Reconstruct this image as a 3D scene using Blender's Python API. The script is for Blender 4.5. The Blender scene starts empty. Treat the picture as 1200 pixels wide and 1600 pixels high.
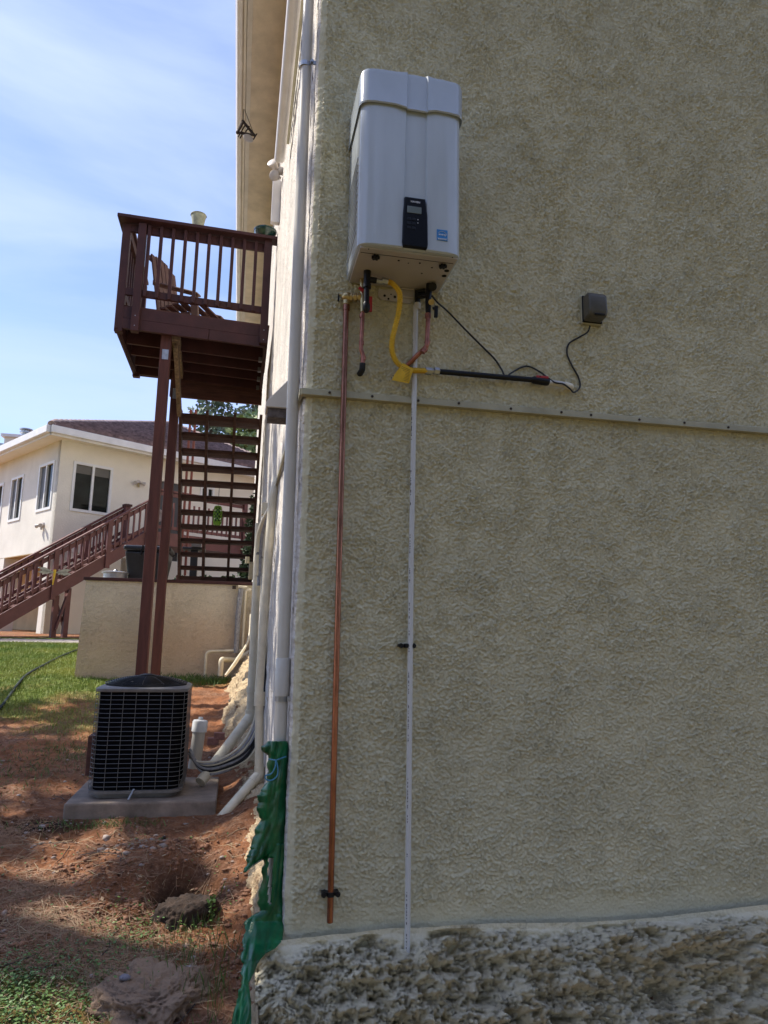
import bpy, bmesh, math, random
import numpy as np
from math import radians, sin, cos, pi, sqrt
from mathutils import Vector, Matrix, noise as mnoise
random.seed(7); rng = np.random.default_rng(7)

# ------------------------------------------------------------------ camera, world, sun, exposure
SC = bpy.context.scene
CAM = np.array([-0.215, -3.04, 1.2]); FOC = 1120.0
def cam_axes(yaw, pitch, roll):
    cy, sy, cp, sp = cos(yaw), sin(yaw), cos(pitch), sin(pitch)
    f = np.array([sy*cp, cy*cp, sp]); rt = np.array([cy, -sy, 0.]); up = np.cross(rt, f)
    return cos(roll)*rt + sin(roll)*up, -sin(roll)*rt + cos(roll)*up, f
RT, UP, FW = cam_axes(radians(11.28), radians(9.64), radians(1.18))
cd = bpy.data.cameras.new('camera'); cam = bpy.data.objects.new('camera', cd); SC.collection.objects.link(cam)
cd.sensor_fit = 'VERTICAL'; cd.sensor_height = 36; cd.lens = 36*FOC/1600; cd.clip_start = .05; cd.clip_end = 2000
m = Matrix.Identity(4)
for i in range(3):
    m[i][0] = RT[i]; m[i][1] = UP[i]; m[i][2] = -FW[i]; m[i][3] = CAM[i]
cam.matrix_world = m; SC.camera = cam

SUN = Vector((-.80, .36, 0)).normalized(); SUN_EL = radians(50)
SUN = Vector((SUN.x*cos(SUN_EL), SUN.y*cos(SUN_EL), sin(SUN_EL)))
W = bpy.data.worlds.new('World'); SC.world = W; W.use_nodes = True
wn = W.node_tree.nodes; wl = W.node_tree.links; wn.clear()
out = wn.new('ShaderNodeOutputWorld'); bg = wn.new('ShaderNodeBackground'); sky = wn.new('ShaderNodeTexSky')
sky.sky_type = 'NISHITA'; sky.sun_disc = False; sky.sun_elevation = SUN_EL
sky.sun_rotation = math.atan2(SUN.x, SUN.y); sky.altitude = 500; sky.air_density = 1.0; sky.dust_density = .6; sky.ozone_density = 2.6
bg.inputs[1].default_value = .13
tc = wn.new('ShaderNodeTexCoord'); mp = wn.new('ShaderNodeMapping'); mp.inputs['Scale'].default_value = (1.0, 1.0, 3.2); mp.inputs['Rotation'].default_value = (.25, -.3, .4)
nz = wn.new('ShaderNodeTexNoise'); nz.inputs['Scale'].default_value = 2.6; nz.inputs['Detail'].default_value = 7; nz.inputs['Roughness'].default_value = .52; nz.inputs['Distortion'].default_value = .35
cr = wn.new('ShaderNodeValToRGB'); cr.color_ramp.elements[0].position = .34; cr.color_ramp.elements[1].position = .74
cr.color_ramp.elements[0].color = (.16,)*3+(1,); cr.color_ramp.elements[1].color = (.82,)*3+(1,)
mx = wn.new('ShaderNodeMix'); mx.data_type = 'RGBA'; mx.inputs[7].default_value = (3.9, 4.6, 7.9, 1)
wl.new(tc.outputs['Generated'], mp.inputs[0]); wl.new(mp.outputs[0], nz.inputs[0]); wl.new(nz.outputs[0], cr.inputs[0])
wl.new(cr.outputs[0], mx.inputs[0]); wl.new(sky.outputs[0], mx.inputs[6]); wl.new(mx.outputs[2], bg.inputs[0]); wl.new(bg.outputs[0], out.inputs[0])
sl = bpy.data.lights.new('sun', 'SUN'); sl.energy = 4.2; sl.angle = radians(.55); sl.color = (1, .93, .82)
so = bpy.data.objects.new('sun', sl); SC.collection.objects.link(so); so.rotation_euler = SUN.to_track_quat('Z', 'Y').to_euler(); so.location = (-8, 4, 12)
SC.view_settings.view_transform = 'Standard'; SC.view_settings.look = 'None'; SC.view_settings.exposure = 0.68; SC.view_settings.gamma = 1
SC.render.engine = 'CYCLES'

# ------------------------------------------------------------------ helpers
def ray(x, y): return FW + RT*((x-600)/FOC) - UP*((y-800)/FOC)
def at(x, y, Y=None, X=None, Z=None):
    """world point seen at photo position x, y that lies in the plane Y=.., X=.. or Z=.."""
    d = ray(x, y)
    t = (Y-CAM[1])/d[1] if Y is not None else (X-CAM[0])/d[0] if X is not None else (Z-CAM[2])/d[2]
    return Vector(CAM+d*t)
def atp(x, y, P, n):
    d = ray(x, y); t = ((np.array(P)-CAM)@np.array(n))/(d@np.array(n)); return Vector(CAM+d*t)
COL = SC.collection
ORG = {}
def tag(o, label=None, cat=None, group=None, kind=None):
    if label: o['label'] = label
    if cat: o['category'] = cat
    if group: o['group'] = group
    if kind: o['kind'] = kind
    return o
def thing(name, label, cat, loc=(0, 0, 0), group=None):
    o = bpy.data.objects.new(name, None); COL.objects.link(o); o.location = loc; o.empty_display_size = .1
    ORG[o] = Vector(loc); return tag(o, label, cat, group)
class MB:
    def __init__(s): s.v = []; s.f = []
    def add(s, vs, fs):
        n = len(s.v); s.v += [tuple(v) for v in vs]; s.f += [tuple(i+n for i in f) for f in fs]; return s
    def box(s, a, b, rot=None, piv=None):
        (x0, y0, z0), (x1, y1, z1) = a, b
        vs = [Vector(p) for p in ((x0,y0,z0),(x1,y0,z0),(x1,y1,z0),(x0,y1,z0),(x0,y0,z1),(x1,y0,z1),(x1,y1,z1),(x0,y1,z1))]
        if rot is not None:
            piv = Vector(piv) if piv is not None else (vs[0]+vs[6])/2
            vs = [piv+rot@(v-piv) for v in vs]
        return s.add(vs, [(0,3,2,1),(4,5,6,7),(0,1,5,4),(1,2,6,5),(2,3,7,6),(3,0,4,7)])
    def beam(s, p, q, w, h, up=(0, 0, 1)):
        """box from p to q, w wide sideways, h high along up"""
        p, q = Vector(p), Vector(q); d = (q-p).normalized(); u = Vector(up); sd = d.cross(u)
        if sd.length < 1e-4: sd = d.cross(Vector((0, 1, 0)))
        sd.normalize(); u = sd.cross(d).normalized(); a = sd*w/2; b = u*h/2
        vs = [p-a-b, p+a-b, p+a+b, p-a+b, q-a-b, q+a-b, q+a+b, q-a+b]
        return s.add(vs, [(0,1,2,3),(7,6,5,4),(0,4,5,1),(1,5,6,2),(2,6,7,3),(3,7,4,0)])
    def tube(s, pts, r, seg=12, cap=True):
        pts = [Vector(p) for p in pts]; n = len(pts); rs = r if isinstance(r, (list, tuple)) else [r]*n
        t0 = (pts[1]-pts[0]).normalized(); a = t0.cross(Vector((0, 0, 1)))
        if a.length < 1e-3: a = t0.cross(Vector((0, 1, 0)))
        a.normalize(); vs = []
        for i, p in enumerate(pts):
            t = ((pts[min(i+1, n-1)]-pts[max(i-1, 0)])); t.normalize()
            a = (a-t*a.dot(t)).normalized(); b = t.cross(a)
            for k in range(seg):
                w = 2*pi*k/seg; vs.append(p+(a*cos(w)+b*sin(w))*rs[i])
        fs = [(i*seg+k, i*seg+(k+1) % seg, (i+1)*seg+(k+1) % seg, (i+1)*seg+k) for i in range(n-1) for k in range(seg)]
        if cap: fs += [tuple(range(seg))[::-1], tuple((n-1)*seg+k for k in range(seg))]
        return s.add(vs, fs)
    def lathe(s, prof, c, ax=(0, 0, 1), seg=24):
        ax = Vector(ax).normalized(); a = ax.orthogonal().normalized(); b = ax.cross(a); c = Vector(c); vs = []; n = len(prof)
        for r, h in prof:
            for k in range(seg):
                w = 2*pi*k/seg; vs.append(c+ax*h+(a*cos(w)+b*sin(w))*r)
        fs = [(i*seg+k, i*seg+(k+1) % seg, (i+1)*seg+(k+1) % seg, (i+1)*seg+k) for i in range(n-1) for k in range(seg)]
        fs += [tuple(range(seg))[::-1], tuple((n-1)*seg+k for k in range(seg))]
        return s.add(vs, fs)
    def prism(s, poly, d):
        """closed polygon (3d points) pushed along d"""
        n = len(poly); P = [Vector(p) for p in poly]; d = Vector(d)
        return s.add(P+[p+d for p in P], [tuple(range(n))[::-1], tuple(range(n, 2*n))]+[(i, (i+1) % n, (i+1) % n+n, i+n) for i in range(n)])
    def build(s, name, mat, parent=None, smooth=False, bevel=0, bseg=2):
        o0 = ORG.get(parent, Vector((0, 0, 0)))
        me = bpy.data.meshes.new(name); me.from_pydata([Vector(v)-o0 for v in s.v], [], s.f); 
        bm = bmesh.new(); bm.from_mesh(me); bmesh.ops.recalc_face_normals(bm, faces=bm.faces); bm.to_mesh(me); bm.free()
        if mat: me.materials.append(mat)
        o = bpy.data.objects.new(name, me); COL.objects.link(o)
        if parent: o.parent = parent
        ORG[o] = o0
        if smooth:
            me.shade_smooth()
            try: me.set_sharp_from_angle(angle=radians(40))
            except Exception: pass
        if bevel:
            b = o.modifiers.new('bevel', 'BEVEL'); b.width = bevel; b.segments = bseg; b.limit_method = 'ANGLE'; b.angle_limit = radians(40); b.harden_normals = False
        return o
def rep(o, off, parent=None):
    c = o.copy(); COL.objects.link(c); c.parent = parent or o.parent; c.location = Vector(o.location)+Vector(off); ORG[c] = ORG[o]; return c
def quick_mesh(name, V, Fq, mat, parent=None, smooth=False, mi=None, mats=None):
    """numpy vertices and equal-sized faces"""
    me = bpy.data.meshes.new(name); V = np.asarray(V, dtype=np.float32); Fq = np.asarray(Fq, dtype=np.int32); k = Fq.shape[1]
    me.vertices.add(len(V)); me.vertices.foreach_set('co', V.ravel()); me.loops.add(Fq.size); me.loops.foreach_set('vertex_index', Fq.ravel())
    me.polygons.add(len(Fq)); me.polygons.foreach_set('loop_start', np.arange(0, Fq.size, k, dtype=np.int32)); me.polygons.foreach_set('loop_total', np.full(len(Fq), k, dtype=np.int32))
    me.update(); me.validate()
    for q in (mats or [mat]): me.materials.append(q)
    if mi is not None: me.polygons.foreach_set('material_index', np.asarray(mi, dtype=np.int32))
    if smooth: me.shade_smooth()
    o = bpy.data.objects.new(name, me); COL.objects.link(o)
    if parent: o.parent = parent; 
    ORG[o] = ORG.get(parent, Vector((0, 0, 0)))
    return o
def arc(p0, c, p1, n=6):
    p0, c, p1 = Vector(p0), Vector(c), Vector(p1)
    return [p0*(1-t)**2+c*2*t*(1-t)+p1*t*t for t in [i/n for i in range(n+1)]]
def bendpath(pts, r=.05, n=5):
    """polyline with rounded corners"""
    P = [Vector(p) for p in pts]; o = [P[0]]
    for i in range(1, len(P)-1):
        a = (P[i-1]-P[i]); b = (P[i+1]-P[i]); rr = min(r, a.length*.45, b.length*.45)
        o += arc(P[i]+a.normalized()*rr, P[i], P[i]+b.normalized()*rr, n)
    return o+[P[-1]]
def spline(pts, n=8):
    P = [Vector(p) for p in pts]; P = [P[0]*2-P[1]]+P+[P[-1]*2-P[-2]]; o = []
    for i in range(1, len(P)-2):
        for k in range(n):
            t = k/n; a, b, c, d = P[i-1:i+3]
            o.append(.5*((2*b)+(c-a)*t+(2*a-5*b+4*c-d)*t*t+(3*b-3*c+d-a)*t**3))
    return o+[P[-2]]
# --- vectorised value noise for displaced grids
_perm = rng.integers(0, 2**31, 4096)
def vnoise(P, s):
    P = np.asarray(P)*s+1000.5; I = np.floor(P).astype(np.int64); f = P-I; f = f*f*(3-2*f); r = 0
    def h(a, b, c): return (_perm[(a*73856093 ^ b*19349663 ^ c*83492791) & 4095] & 0xffff)/65535.
    for dx in (0, 1):
        for dy in (0, 1):
            for dz in (0, 1):
                w = (f[..., 0] if dx else 1-f[..., 0])*(f[..., 1] if dy else 1-f[..., 1])*(f[..., 2] if dz else 1-f[..., 2])
                r = r+w*h(I[..., 0]+dx, I[..., 1]+dy, I[..., 2]+dz)
    return r*2-1
def fbm(P, s, o=4, g=.5):
    a = 1; r = 0; t = 0
    for i in range(o): r = r+a*vnoise(P, s*2.03**i); t += a; a *= g
    return r/t
def grid_faces(n, m):
    i = np.arange(n-1)[:, None]*m+np.arange(m-1)[None, :]; i = i.ravel(); return np.stack([i, i+1, i+m+1, i+m], 1)

# ------------------------------------------------------------------ materials
def mat(name, col, rough=.7, var=.12, vs=6, bump=0, bs=60, metal=0, col2=None, detail=4, coat=0, spec=.5, stretch=(1, 1, 1), trans=0, alpha=None):
    m = bpy.data.materials.new(name); m.use_nodes = True; nt = m.node_tree; n = nt.nodes; l = nt.links; p = n['Principled BSDF']
    p.inputs['Roughness'].default_value = rough; p.inputs['Metallic'].default_value = metal; p.inputs['Specular IOR Level'].default_value = spec
    if coat: p.inputs['Coat Weight'].default_value = coat; p.inputs['Coat Roughness'].default_value = .12
    tc = n.new('ShaderNodeTexCoord'); mp = n.new('ShaderNodeMapping'); mp.inputs['Scale'].default_value = stretch; l.new(tc.outputs['Object'], mp.inputs[0])
    if var or col2:
        z = n.new('ShaderNodeTexNoise'); z.inputs['Scale'].default_value = vs; z.inputs['Detail'].default_value = detail; z.inputs['Roughness'].default_value = .6; l.new(mp.outputs[0], z.inputs[0])
        r = n.new('ShaderNodeMapRange'); r.inputs[1].default_value = .3; r.inputs[2].default_value = .7; l.new(z.outputs[0], r.inputs[0])
        x = n.new('ShaderNodeMix'); x.data_type = 'RGBA'; c2 = col2 or tuple(min(1, c*(1+var)) for c in col)
        c1 = col if col2 else tuple(c*(1-var) for c in col)
        x.inputs[6].default_value = (*c1, 1); x.inputs[7].default_value = (*c2, 1); l.new(r.outputs[0], x.inputs[0]); l.new(x.outputs[2], p.inputs['Base Color'])
    else: p.inputs['Base Color'].default_value = (*col, 1)
    if bump:
        z = n.new('ShaderNodeTexNoise'); z.inputs['Scale'].default_value = bs; z.inputs['Detail'].default_value = 5; l.new(mp.outputs[0], z.inputs[0])
        b = n.new('ShaderNodeBump'); b.inputs['Distance'].default_value = bump; b.inputs['Strength'].default_value = 1; l.new(z.outputs[0], b.inputs['Height']); l.new(b.outputs[0], p.inputs['Normal'])
    return m
def stucco(name, col, scale=34, depth=.0035, crev=.55, stain=None, coarse=1.0, ridges=1.0, mot=(.84, 1.12)):
    m = bpy.data.materials.new(name); m.use_nodes = True; nt = m.node_tree; n = nt.nodes; l = nt.links; p = n['Principled BSDF']; p.inputs['Roughness'].default_value = .92
    p.inputs['Specular IOR Level'].default_value = .2
    tc = n.new('ShaderNodeTexCoord')
    def N(s, d=3, dist=0, rg=.5):
        z = n.new('ShaderNodeTexNoise'); z.inputs['Scale'].default_value = s; z.inputs['Detail'].default_value = d; z.inputs['Distortion'].default_value = dist; z.inputs['Roughness'].default_value = rg
        l.new(tc.outputs['Object'], z.inputs[0]); return z.outputs[0]
    def MR(a, i0, i1, o0=0., o1=1., sm=True):
        r = n.new('ShaderNodeMapRange'); r.interpolation_type = 'SMOOTHSTEP' if sm else 'LINEAR'
        for k, v in zip((1, 2, 3, 4), (i0, i1, o0, o1)): r.inputs[k].default_value = v
        l.new(a, r.inputs[0]); return r.outputs[0]
    def M(op, a, b):
        q = n.new('ShaderNodeMath'); q.operation = op
        for k, v in enumerate((a, b)):
            if isinstance(v, (int, float)): q.inputs[k].default_value = v
            else: l.new(v, q.inputs[k])
        return q.outputs[0]
    mpg = n.new('ShaderNodeMapping'); mpg.inputs['Scale'].default_value = (.72, .72, 1.12); l.new(tc.outputs['Object'], mpg.inputs[0])
    n1 = N(scale, 6, .35, .60); n2 = N(scale*.5, 6, .3, .62); fine = N(scale*7, 3); big = N(2.2, 3); mid = N(scale*2.3, 3, .3)
    for nd in list(n):
        if nd.type == 'TEX_NOISE' and nd.inputs['Detail'].default_value == 6: l.new(mpg.outputs[0], nd.inputs[0])
    patch = MR(N(4.5, 4, 0, .6), .38, .56, .45, 1.)
    # knocked-down trowel ridges: each smear rises gently and ends in a crinkled lower lip
    sz = n.new('ShaderNodeSeparateXYZ'); l.new(tc.outputs['Object'], sz.inputs[0])
    n3 = N(scale*.55, 6, .2, .6); n4 = N(scale*1.1, 5, .2, .6)
    saw = M('FRACT', M('ADD', M('MULTIPLY', sz.outputs[2], scale*.62), M('MULTIPLY', n3, 5.0)), 0)
    saw2 = M('FRACT', M('ADD', M('MULTIPLY', sz.outputs[2], scale*1.3), M('MULTIPLY', n4, 5.0)), 0)
    amp1 = MR(n1, .42, .58, .15, 1.); amp2 = MR(n2, .40, .60, 1., .2)
    h = M('ADD', M('MULTIPLY', M('ADD', M('MULTIPLY', M('SUBTRACT', 1, saw), amp1), M('MULTIPLY', M('MULTIPLY', M('SUBTRACT', 1, saw2), amp2), .5)), M('MULTIPLY', patch, ridges)), M('ADD', M('MULTIPLY', fine, .25), M('MULTIPLY', mid, .5*coarse)))
    b = n.new('ShaderNodeBump'); b.inputs['Distance'].default_value = depth; b.inputs['Strength'].default_value = 1; l.new(h, b.inputs['Height']); l.new(b.outputs[0], p.inputs['Normal'])
    ed = M('MULTIPLY', MR(N(scale*.9, 5, 0, .7), .52, .66), patch)   # grime in blotches
    c1 = n.new('ShaderNodeMix'); c1.data_type = 'RGBA'; c1.inputs[6].default_value = (*[c*mot[0] for c in col], 1); c1.inputs[7].default_value = (*[min(1, c*mot[1]) for c in col], 1)
    l.new(MR(M('ADD', M('MULTIPLY', big, .6), M('MULTIPLY', mid, .4)), .35, .65), c1.inputs[0])
    c2 = n.new('ShaderNodeMix'); c2.data_type = 'RGBA'; c2.blend_type = 'MULTIPLY'; c2.inputs[7].default_value = (1-crev, 1-crev*1.03, 1-crev*1.1, 1)
    l.new(ed, c2.inputs[0]); l.new(c1.outputs[2], c2.inputs[6]); last = c2.outputs[2]
    if stain:   # soil splash up the foot of the wall: z range and colour
        sx = n.new('ShaderNodeSeparateXYZ'); l.new(tc.outputs['Object'], sx.inputs[0])
        f = M('MULTIPLY', MR(M('ADD', sx.outputs[2], M('MULTIPLY', big, -.5)), stain[0], stain[1], 1., 0.), .45)
        c3 = n.new('ShaderNodeMix'); c3.data_type = 'RGBA'; c3.inputs[7].default_value = (*stain[2], 1); l.new(f, c3.inputs[0]); l.new(last, c3.inputs[6]); last = c3.outputs[2]
    l.new(last, p.inputs['Base Color']); return m

M_wall = stucco('stucco_taupe', (.66, .61, .425), 40, .0050, .04, ridges=0, mot=(.93, 1.06))
M_side = stucco('stucco_side_lit', (.74, .69, .62), 40, .007, .1)  # paler than the front stucco, the side's brighter sky light put into colour
M_cream = stucco('stucco_cream', (.76, .68, .51), 26, .007, .05, (.2, .95, (.55, .30, .15)))
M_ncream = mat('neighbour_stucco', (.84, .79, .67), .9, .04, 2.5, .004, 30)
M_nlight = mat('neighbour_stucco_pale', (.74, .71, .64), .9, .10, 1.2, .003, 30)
M_ntan = mat('tan_stucco', (.50, .36, .19), .9, .12, 2)
M_trim = mat('cream_trim', (.42, .385, .26), .6, .15, 9, .0008, 120)
M_soffit = mat('soffit_tan', (.70, .61, .48), .85, .16, 3.5, .002, 90)
M_fascia = mat('fascia_cream', (.72, .67, .58), .6, .10, 5)
M_gutter = mat('gutter_white', (.78, .76, .74), .4, .08, 5)
M_white = mat('white_paint', (.80, .80, .78), .45, .05, 5)
M_pvc = mat('white_pvc', (.62, .58, .50), .33, .06, 8)
M_pvcream = mat('painted_pvc', (.74, .67, .50), .5, .14, 10, .0006, 100)
M_deck = mat('redwood_stain', (.060, .018, .016), .65, .25, 5, .0015, 40, stretch=(1, 1, 1))
M_deckpost = mat('redwood_post', (.095, .030, .022), .7, .28, 6, .002, 30, stretch=(3, 3, .4))
M_deckold = mat('weathered_redwood', (.11, .045, .032), .8, .45, 9, .003, 35, stretch=(.4, 3, 3))
M_tread = mat('tread_wood', (.075, .036, .026), .8, .5, 12, .003, 60, stretch=(.3, 4, 4))
M_stairN = mat('stair_redwood', (.13, .045, .042), .6, .18, 6, .001, 50)
M_raw = mat('raw_wood', (.22, .15, .09), .85, .5, 10, .002, 50, stretch=(3, 3, .5))
M_galv = mat('galvanised_steel', (.42, .43, .44), .4, .2, 25, 0, metal=.85)
M_steel = mat('grey_wire', (.14, .145, .15), .45, .1, 20, 0, metal=.6)
M_enamel = mat('heater_enamel', (.50, .55, .59), .16, .05, 5, 0, coat=.3, stretch=(3, 3, .6))
M_enamel2 = mat('heater_cover_enamel', (.43, .475, .51), .2, .05, 4, 0, coat=.3)
M_under = mat('heater_bottom_panel', (.50, .46, .44), .5, .06, 6)
M_black = mat('black_plastic', (.008, .008, .009), .4, .2, 20, spec=.3)
M_blackg = mat('black_gloss_panel', (.004, .004, .005), .25, .1, 10, spec=.25)
M_rubber = mat('black_foam', (.02, .02, .02), .85, .3, 30, .002, 90)
M_copper = mat('copper_pipe', (.34, .145, .095), .27, .4, 14, 0, metal=.9, stretch=(4, 4, .6))
M_copperb = mat('oxidised_copper', (.42, .17, .12), .4, .3, 25, 0, metal=.8)
M_brass = mat('brass', (.52, .40, .20), .35, .2, 30, metal=.85)
M_red = mat('red_handle', (.42, .03, .03), .4, .1, 20)
M_yellow = mat('yellow_gas_hose', (.72, .46, .03), .42, .12, 30)
M_lcd = mat('lcd_screen', (.16, .19, .18), .15, .05, 10, coat=.5)
M_print = mat('white_print', (.75, .75, .75), .5, 0)
M_blue = mat('blue_sticker', (.03, .22, .55), .4, .05, 20)
M_cable = mat('black_cable', (.010, .010, .010), .5, .1, 20)
M_outlet = mat('smoked_cover', (.10, .092, .075), .35, .15, 12, spec=.4)
M_concrete = mat('concrete_pad', (.25, .20, .16), .9, .4, 6, .004, 45)
M_acdark = mat('coil_black', (.006, .006, .007), .9, .3, 30, spec=.0)
M_acrim = mat('condenser_grey_paint', (.17, .165, .16), .5, .25, 12, metal=.2)
M_tarp = mat('green_plastic_sheet', (.003, .11, .035), .28, .5, 12, .0006, 40, spec=.5)
M_string = mat('blue_cord', (.05, .22, .34), .5, .1, 30)
M_glass = mat('window_glass', (.012, .016, .014), .05, .5, 3, spec=.18)
M_screen = mat('insect_screen', (.12, .125, .135), .6, .15, 3)
M_door = mat('dark_door', (.03, .03, .035), .3, .2, 4, coat=.4)
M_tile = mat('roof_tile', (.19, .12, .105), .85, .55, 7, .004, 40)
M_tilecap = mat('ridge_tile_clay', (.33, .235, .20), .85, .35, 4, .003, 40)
M_tile_d = mat('plain_roof_brown', (.17, .105, .09), .9, .2, 6)  # plain darker brown for roof planes without modelled tiles
M_hose = mat('dark_green_hose', (.006, .018, .018), .85, .2, 20)
M_bin = mat('black_bin_plastic', (.02, .022, .026), .38, .25, 9)
M_lime = mat('lime_lantern_plastic', (.20, .42, .03), .4, .2, 30)
M_bark = mat('bark', (.10, .07, .05), .9, .4, 14, .02, 14)
M_leaf = mat('leaf_green', (.045, .085, .02), .6, .0, 8, col2=(.10, .15, .03))
M_leafd = mat('conifer_green', (.018, .04, .016), .7, 0, 8, col2=(.045, .075, .028))
M_leafg = mat('grey_green_leaf', (.09, .14, .09), .6, 0, 8, col2=(.22, .28, .18))
M_leafl = mat('light_leaf', (.16, .22, .07), .6, 0, 8, col2=(.26, .31, .12))
M_grass = mat('lawn_green', (.10, .20, .022), .6, 0, 1.3, col2=(.36, .38, .09))
M_weed = mat('weed_green', (.045, .12, .018), .55, 0, 9, col2=(.13, .22, .05))
M_dry = mat('dry_grass', (.26, .18, .10), .8, 0, 5, col2=(.40, .30, .18))
M_needle = mat('pine_needles', (.24, .12, .065), .7, 0, 6, col2=(.38, .24, .14))
M_twig = mat('dark_twig', (.05, .035, .028), .9, .3, 20)
M_peb = mat('pebble', (.22, .16, .13), .9, 0, 4, col2=(.42, .36, .32))
M_brick = mat('broken_brick', (.28, .13, .10), .9, .3, 20, .003, 60)
M_pot = mat('weathered_bucket', (.42, .44, .32), .6, .35, 14)
M_bowl = mat('dark_green_glaze', (.01, .05, .035), .15, .2, 12, coat=.8)
M_soilp = mat('potting_soil', (.04, .03, .025), .95, .3, 30)
M_chair = mat('chair_wood', (.12, .055, .045), .65, .25, 8)
M_chairlt = mat('chair_arm_wood', (.20, .12, .095), .6, .2, 8)
M_wing = mat('metal_mesh_wing', (.33, .33, .30), .5, .2, 30, metal=.5)
M_insul = mat('grey_pipe_wrap', (.30, .30, .31), .6, .35, 30, .003, 40)
M_gravel = mat('path_gravel', (.42, .37, .33), .95, .3, 12, .006, 40)
M_whitewing = mat('pale_plastic_lamp', (.55, .50, .45), .5, .1, 20)
M_hole = mat('dark_recess', (.01, .01, .01), .9, 0)

def rough_rock(name, base, dark, moss=None):
    """broken concrete: pale cement with dark moss and soil stains"""
    m = bpy.data.materials.new(name); m.use_nodes = True; nt = m.node_tree; n = nt.nodes; l = nt.links; p = n['Principled BSDF']; p.inputs['Roughness'].default_value = .95; p.inputs['Specular IOR Level'].default_value = .15
    tc = n.new('ShaderNodeTexCoord'); g = n.new('ShaderNodeNewGeometry')
    z = n.new('ShaderNodeTexNoise'); z.inputs['Scale'].default_value = 6.5; z.inputs['Detail'].default_value = 9; z.inputs['Roughness'].default_value = .68; l.new(tc.outputs['Object'], z.inputs[0])
    z2 = n.new('ShaderNodeTexNoise'); z2.inputs['Scale'].default_value = 38; z2.inputs['Detail'].default_value = 8; z2.inputs['Roughness'].default_value = .72; l.new(tc.outputs['Object'], z2.inputs[0])
    q = n.new('ShaderNodeMath'); q.operation = 'MULTIPLY_ADD'; l.new(z2.outputs[0], q.inputs[0]); q.inputs[1].default_value = .40; l.new(z.outputs[0], q.inputs[2])
    k = n.new('ShaderNodeMapRange'); k.inputs[1].default_value = .50; k.inputs[2].default_value = .66; l.new(q.outputs[0], k.inputs[0])
    c = n.new('ShaderNodeValToRGB'); c.color_ramp.elements[0].color = (*dark, 1); c.color_ramp.elements[1].color = (*base, 1)
    e = c.color_ramp.elements.new(.45); e.color = (*[(i*.45+j*.55) for i, j in zip(dark, base)], 1)
    l.new(k.outputs[0], c.inputs[0]); l.new(c.outputs[0], p.inputs['Base Color'])
    b = n.new('ShaderNodeBump'); b.inputs['Distance'].default_value = .020; l.new(z2.outputs[0], b.inputs['Height']); l.new(b.outputs[0], p.inputs['Normal'])
    return m
M_foot = rough_rock('broken_footing_concrete', (.90, .81, .58), (.36, .31, .20))
M_berm = rough_rock('soil_stained_footing', (.60, .47, .30), (.20, .11, .06))
M_rock = rough_rock('rough_brown_rock', (.36, .25, .17), (.10, .06, .038))

def ground_material():
    m = bpy.data.materials.new('ground_soil'); m.use_nodes = True; nt = m.node_tree; n = nt.nodes; l = nt.links; p = n['Principled BSDF']; p.inputs['Roughness'].default_value = .95; p.inputs['Specular IOR Level'].default_value = .15
    tc = n.new('ShaderNodeTexCoord')
    def N(s, d=5, rg=.6, dist=0):
        z = n.new('ShaderNodeTexNoise'); z.inputs['Scale'].default_value = s; z.inputs['Detail'].default_value = d; z.inputs['Roughness'].default_value = rg; z.inputs['Distortion'].default_value = dist; l.new(tc.outputs['Object'], z.inputs[0]); return z.outputs[0]
    def ramp(a, st):
        c = n.new('ShaderNodeValToRGB'); c.color_ramp.elements[0].position = st[0][0]; c.color_ramp.elements[0].color = (*st[0][1], 1)
        c.color_ramp.elements[1].position = st[-1][0]; c.color_ramp.elements[1].color = (*st[-1][1], 1)
        for q, v in st[1:-1]: e = c.color_ramp.elements.new(q); e.color = (*v, 1)
        l.new(a, c.inputs[0]); return c.outputs[0]
    def mix(f, a, b):
        x = n.new('ShaderNodeMix'); x.data_type = 'RGBA'; l.new(f, x.inputs[0]) ; l.new(a, x.inputs[6]); l.new(b, x.inputs[7]); return x.outputs[2]
    soil = ramp(N(5, 8, .7, .4), [(.3, (.11, .045, .022)), (.43, (.27, .115, .055)), (.54, (.42, .18, .085)), (.7, (.52, .28, .15))])
    litter = ramp(N(38, 6, .75), [(.3, (.08, .045, .03)), (.5, (.26, .14, .09)), (.68, (.50, .35, .25))])
    s1 = mix(ramp(N(2.2, 5, .65), [(.42, (0, 0, 0)), (.62, (.8, .8, .8))]), soil, litter)
    grass = ramp(N(20, 6, .7), [(.3, (.06, .09, .018)), (.5, (.14, .20, .035)), (.7, (.30, .31, .09))])
    at1 = n.new('ShaderNodeAttribute'); at1.attribute_name = 'cover'
    sep = n.new('ShaderNodeSeparateColor'); l.new(at1.outputs['Color'], sep.inputs[0])
    s2 = mix(sep.outputs[0], s1, grass)
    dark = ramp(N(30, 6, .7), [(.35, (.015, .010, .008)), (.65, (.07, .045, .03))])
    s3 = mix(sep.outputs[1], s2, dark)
    l.new(s3, p.inputs['Base Color'])
    b = n.new('ShaderNodeBump'); b.inputs['Distance'].default_value = .035; l.new(N(32, 9, .78), b.inputs['Height']); l.new(b.outputs[0], p.inputs['Normal'])
    return m
M_ground = ground_material()

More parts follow.
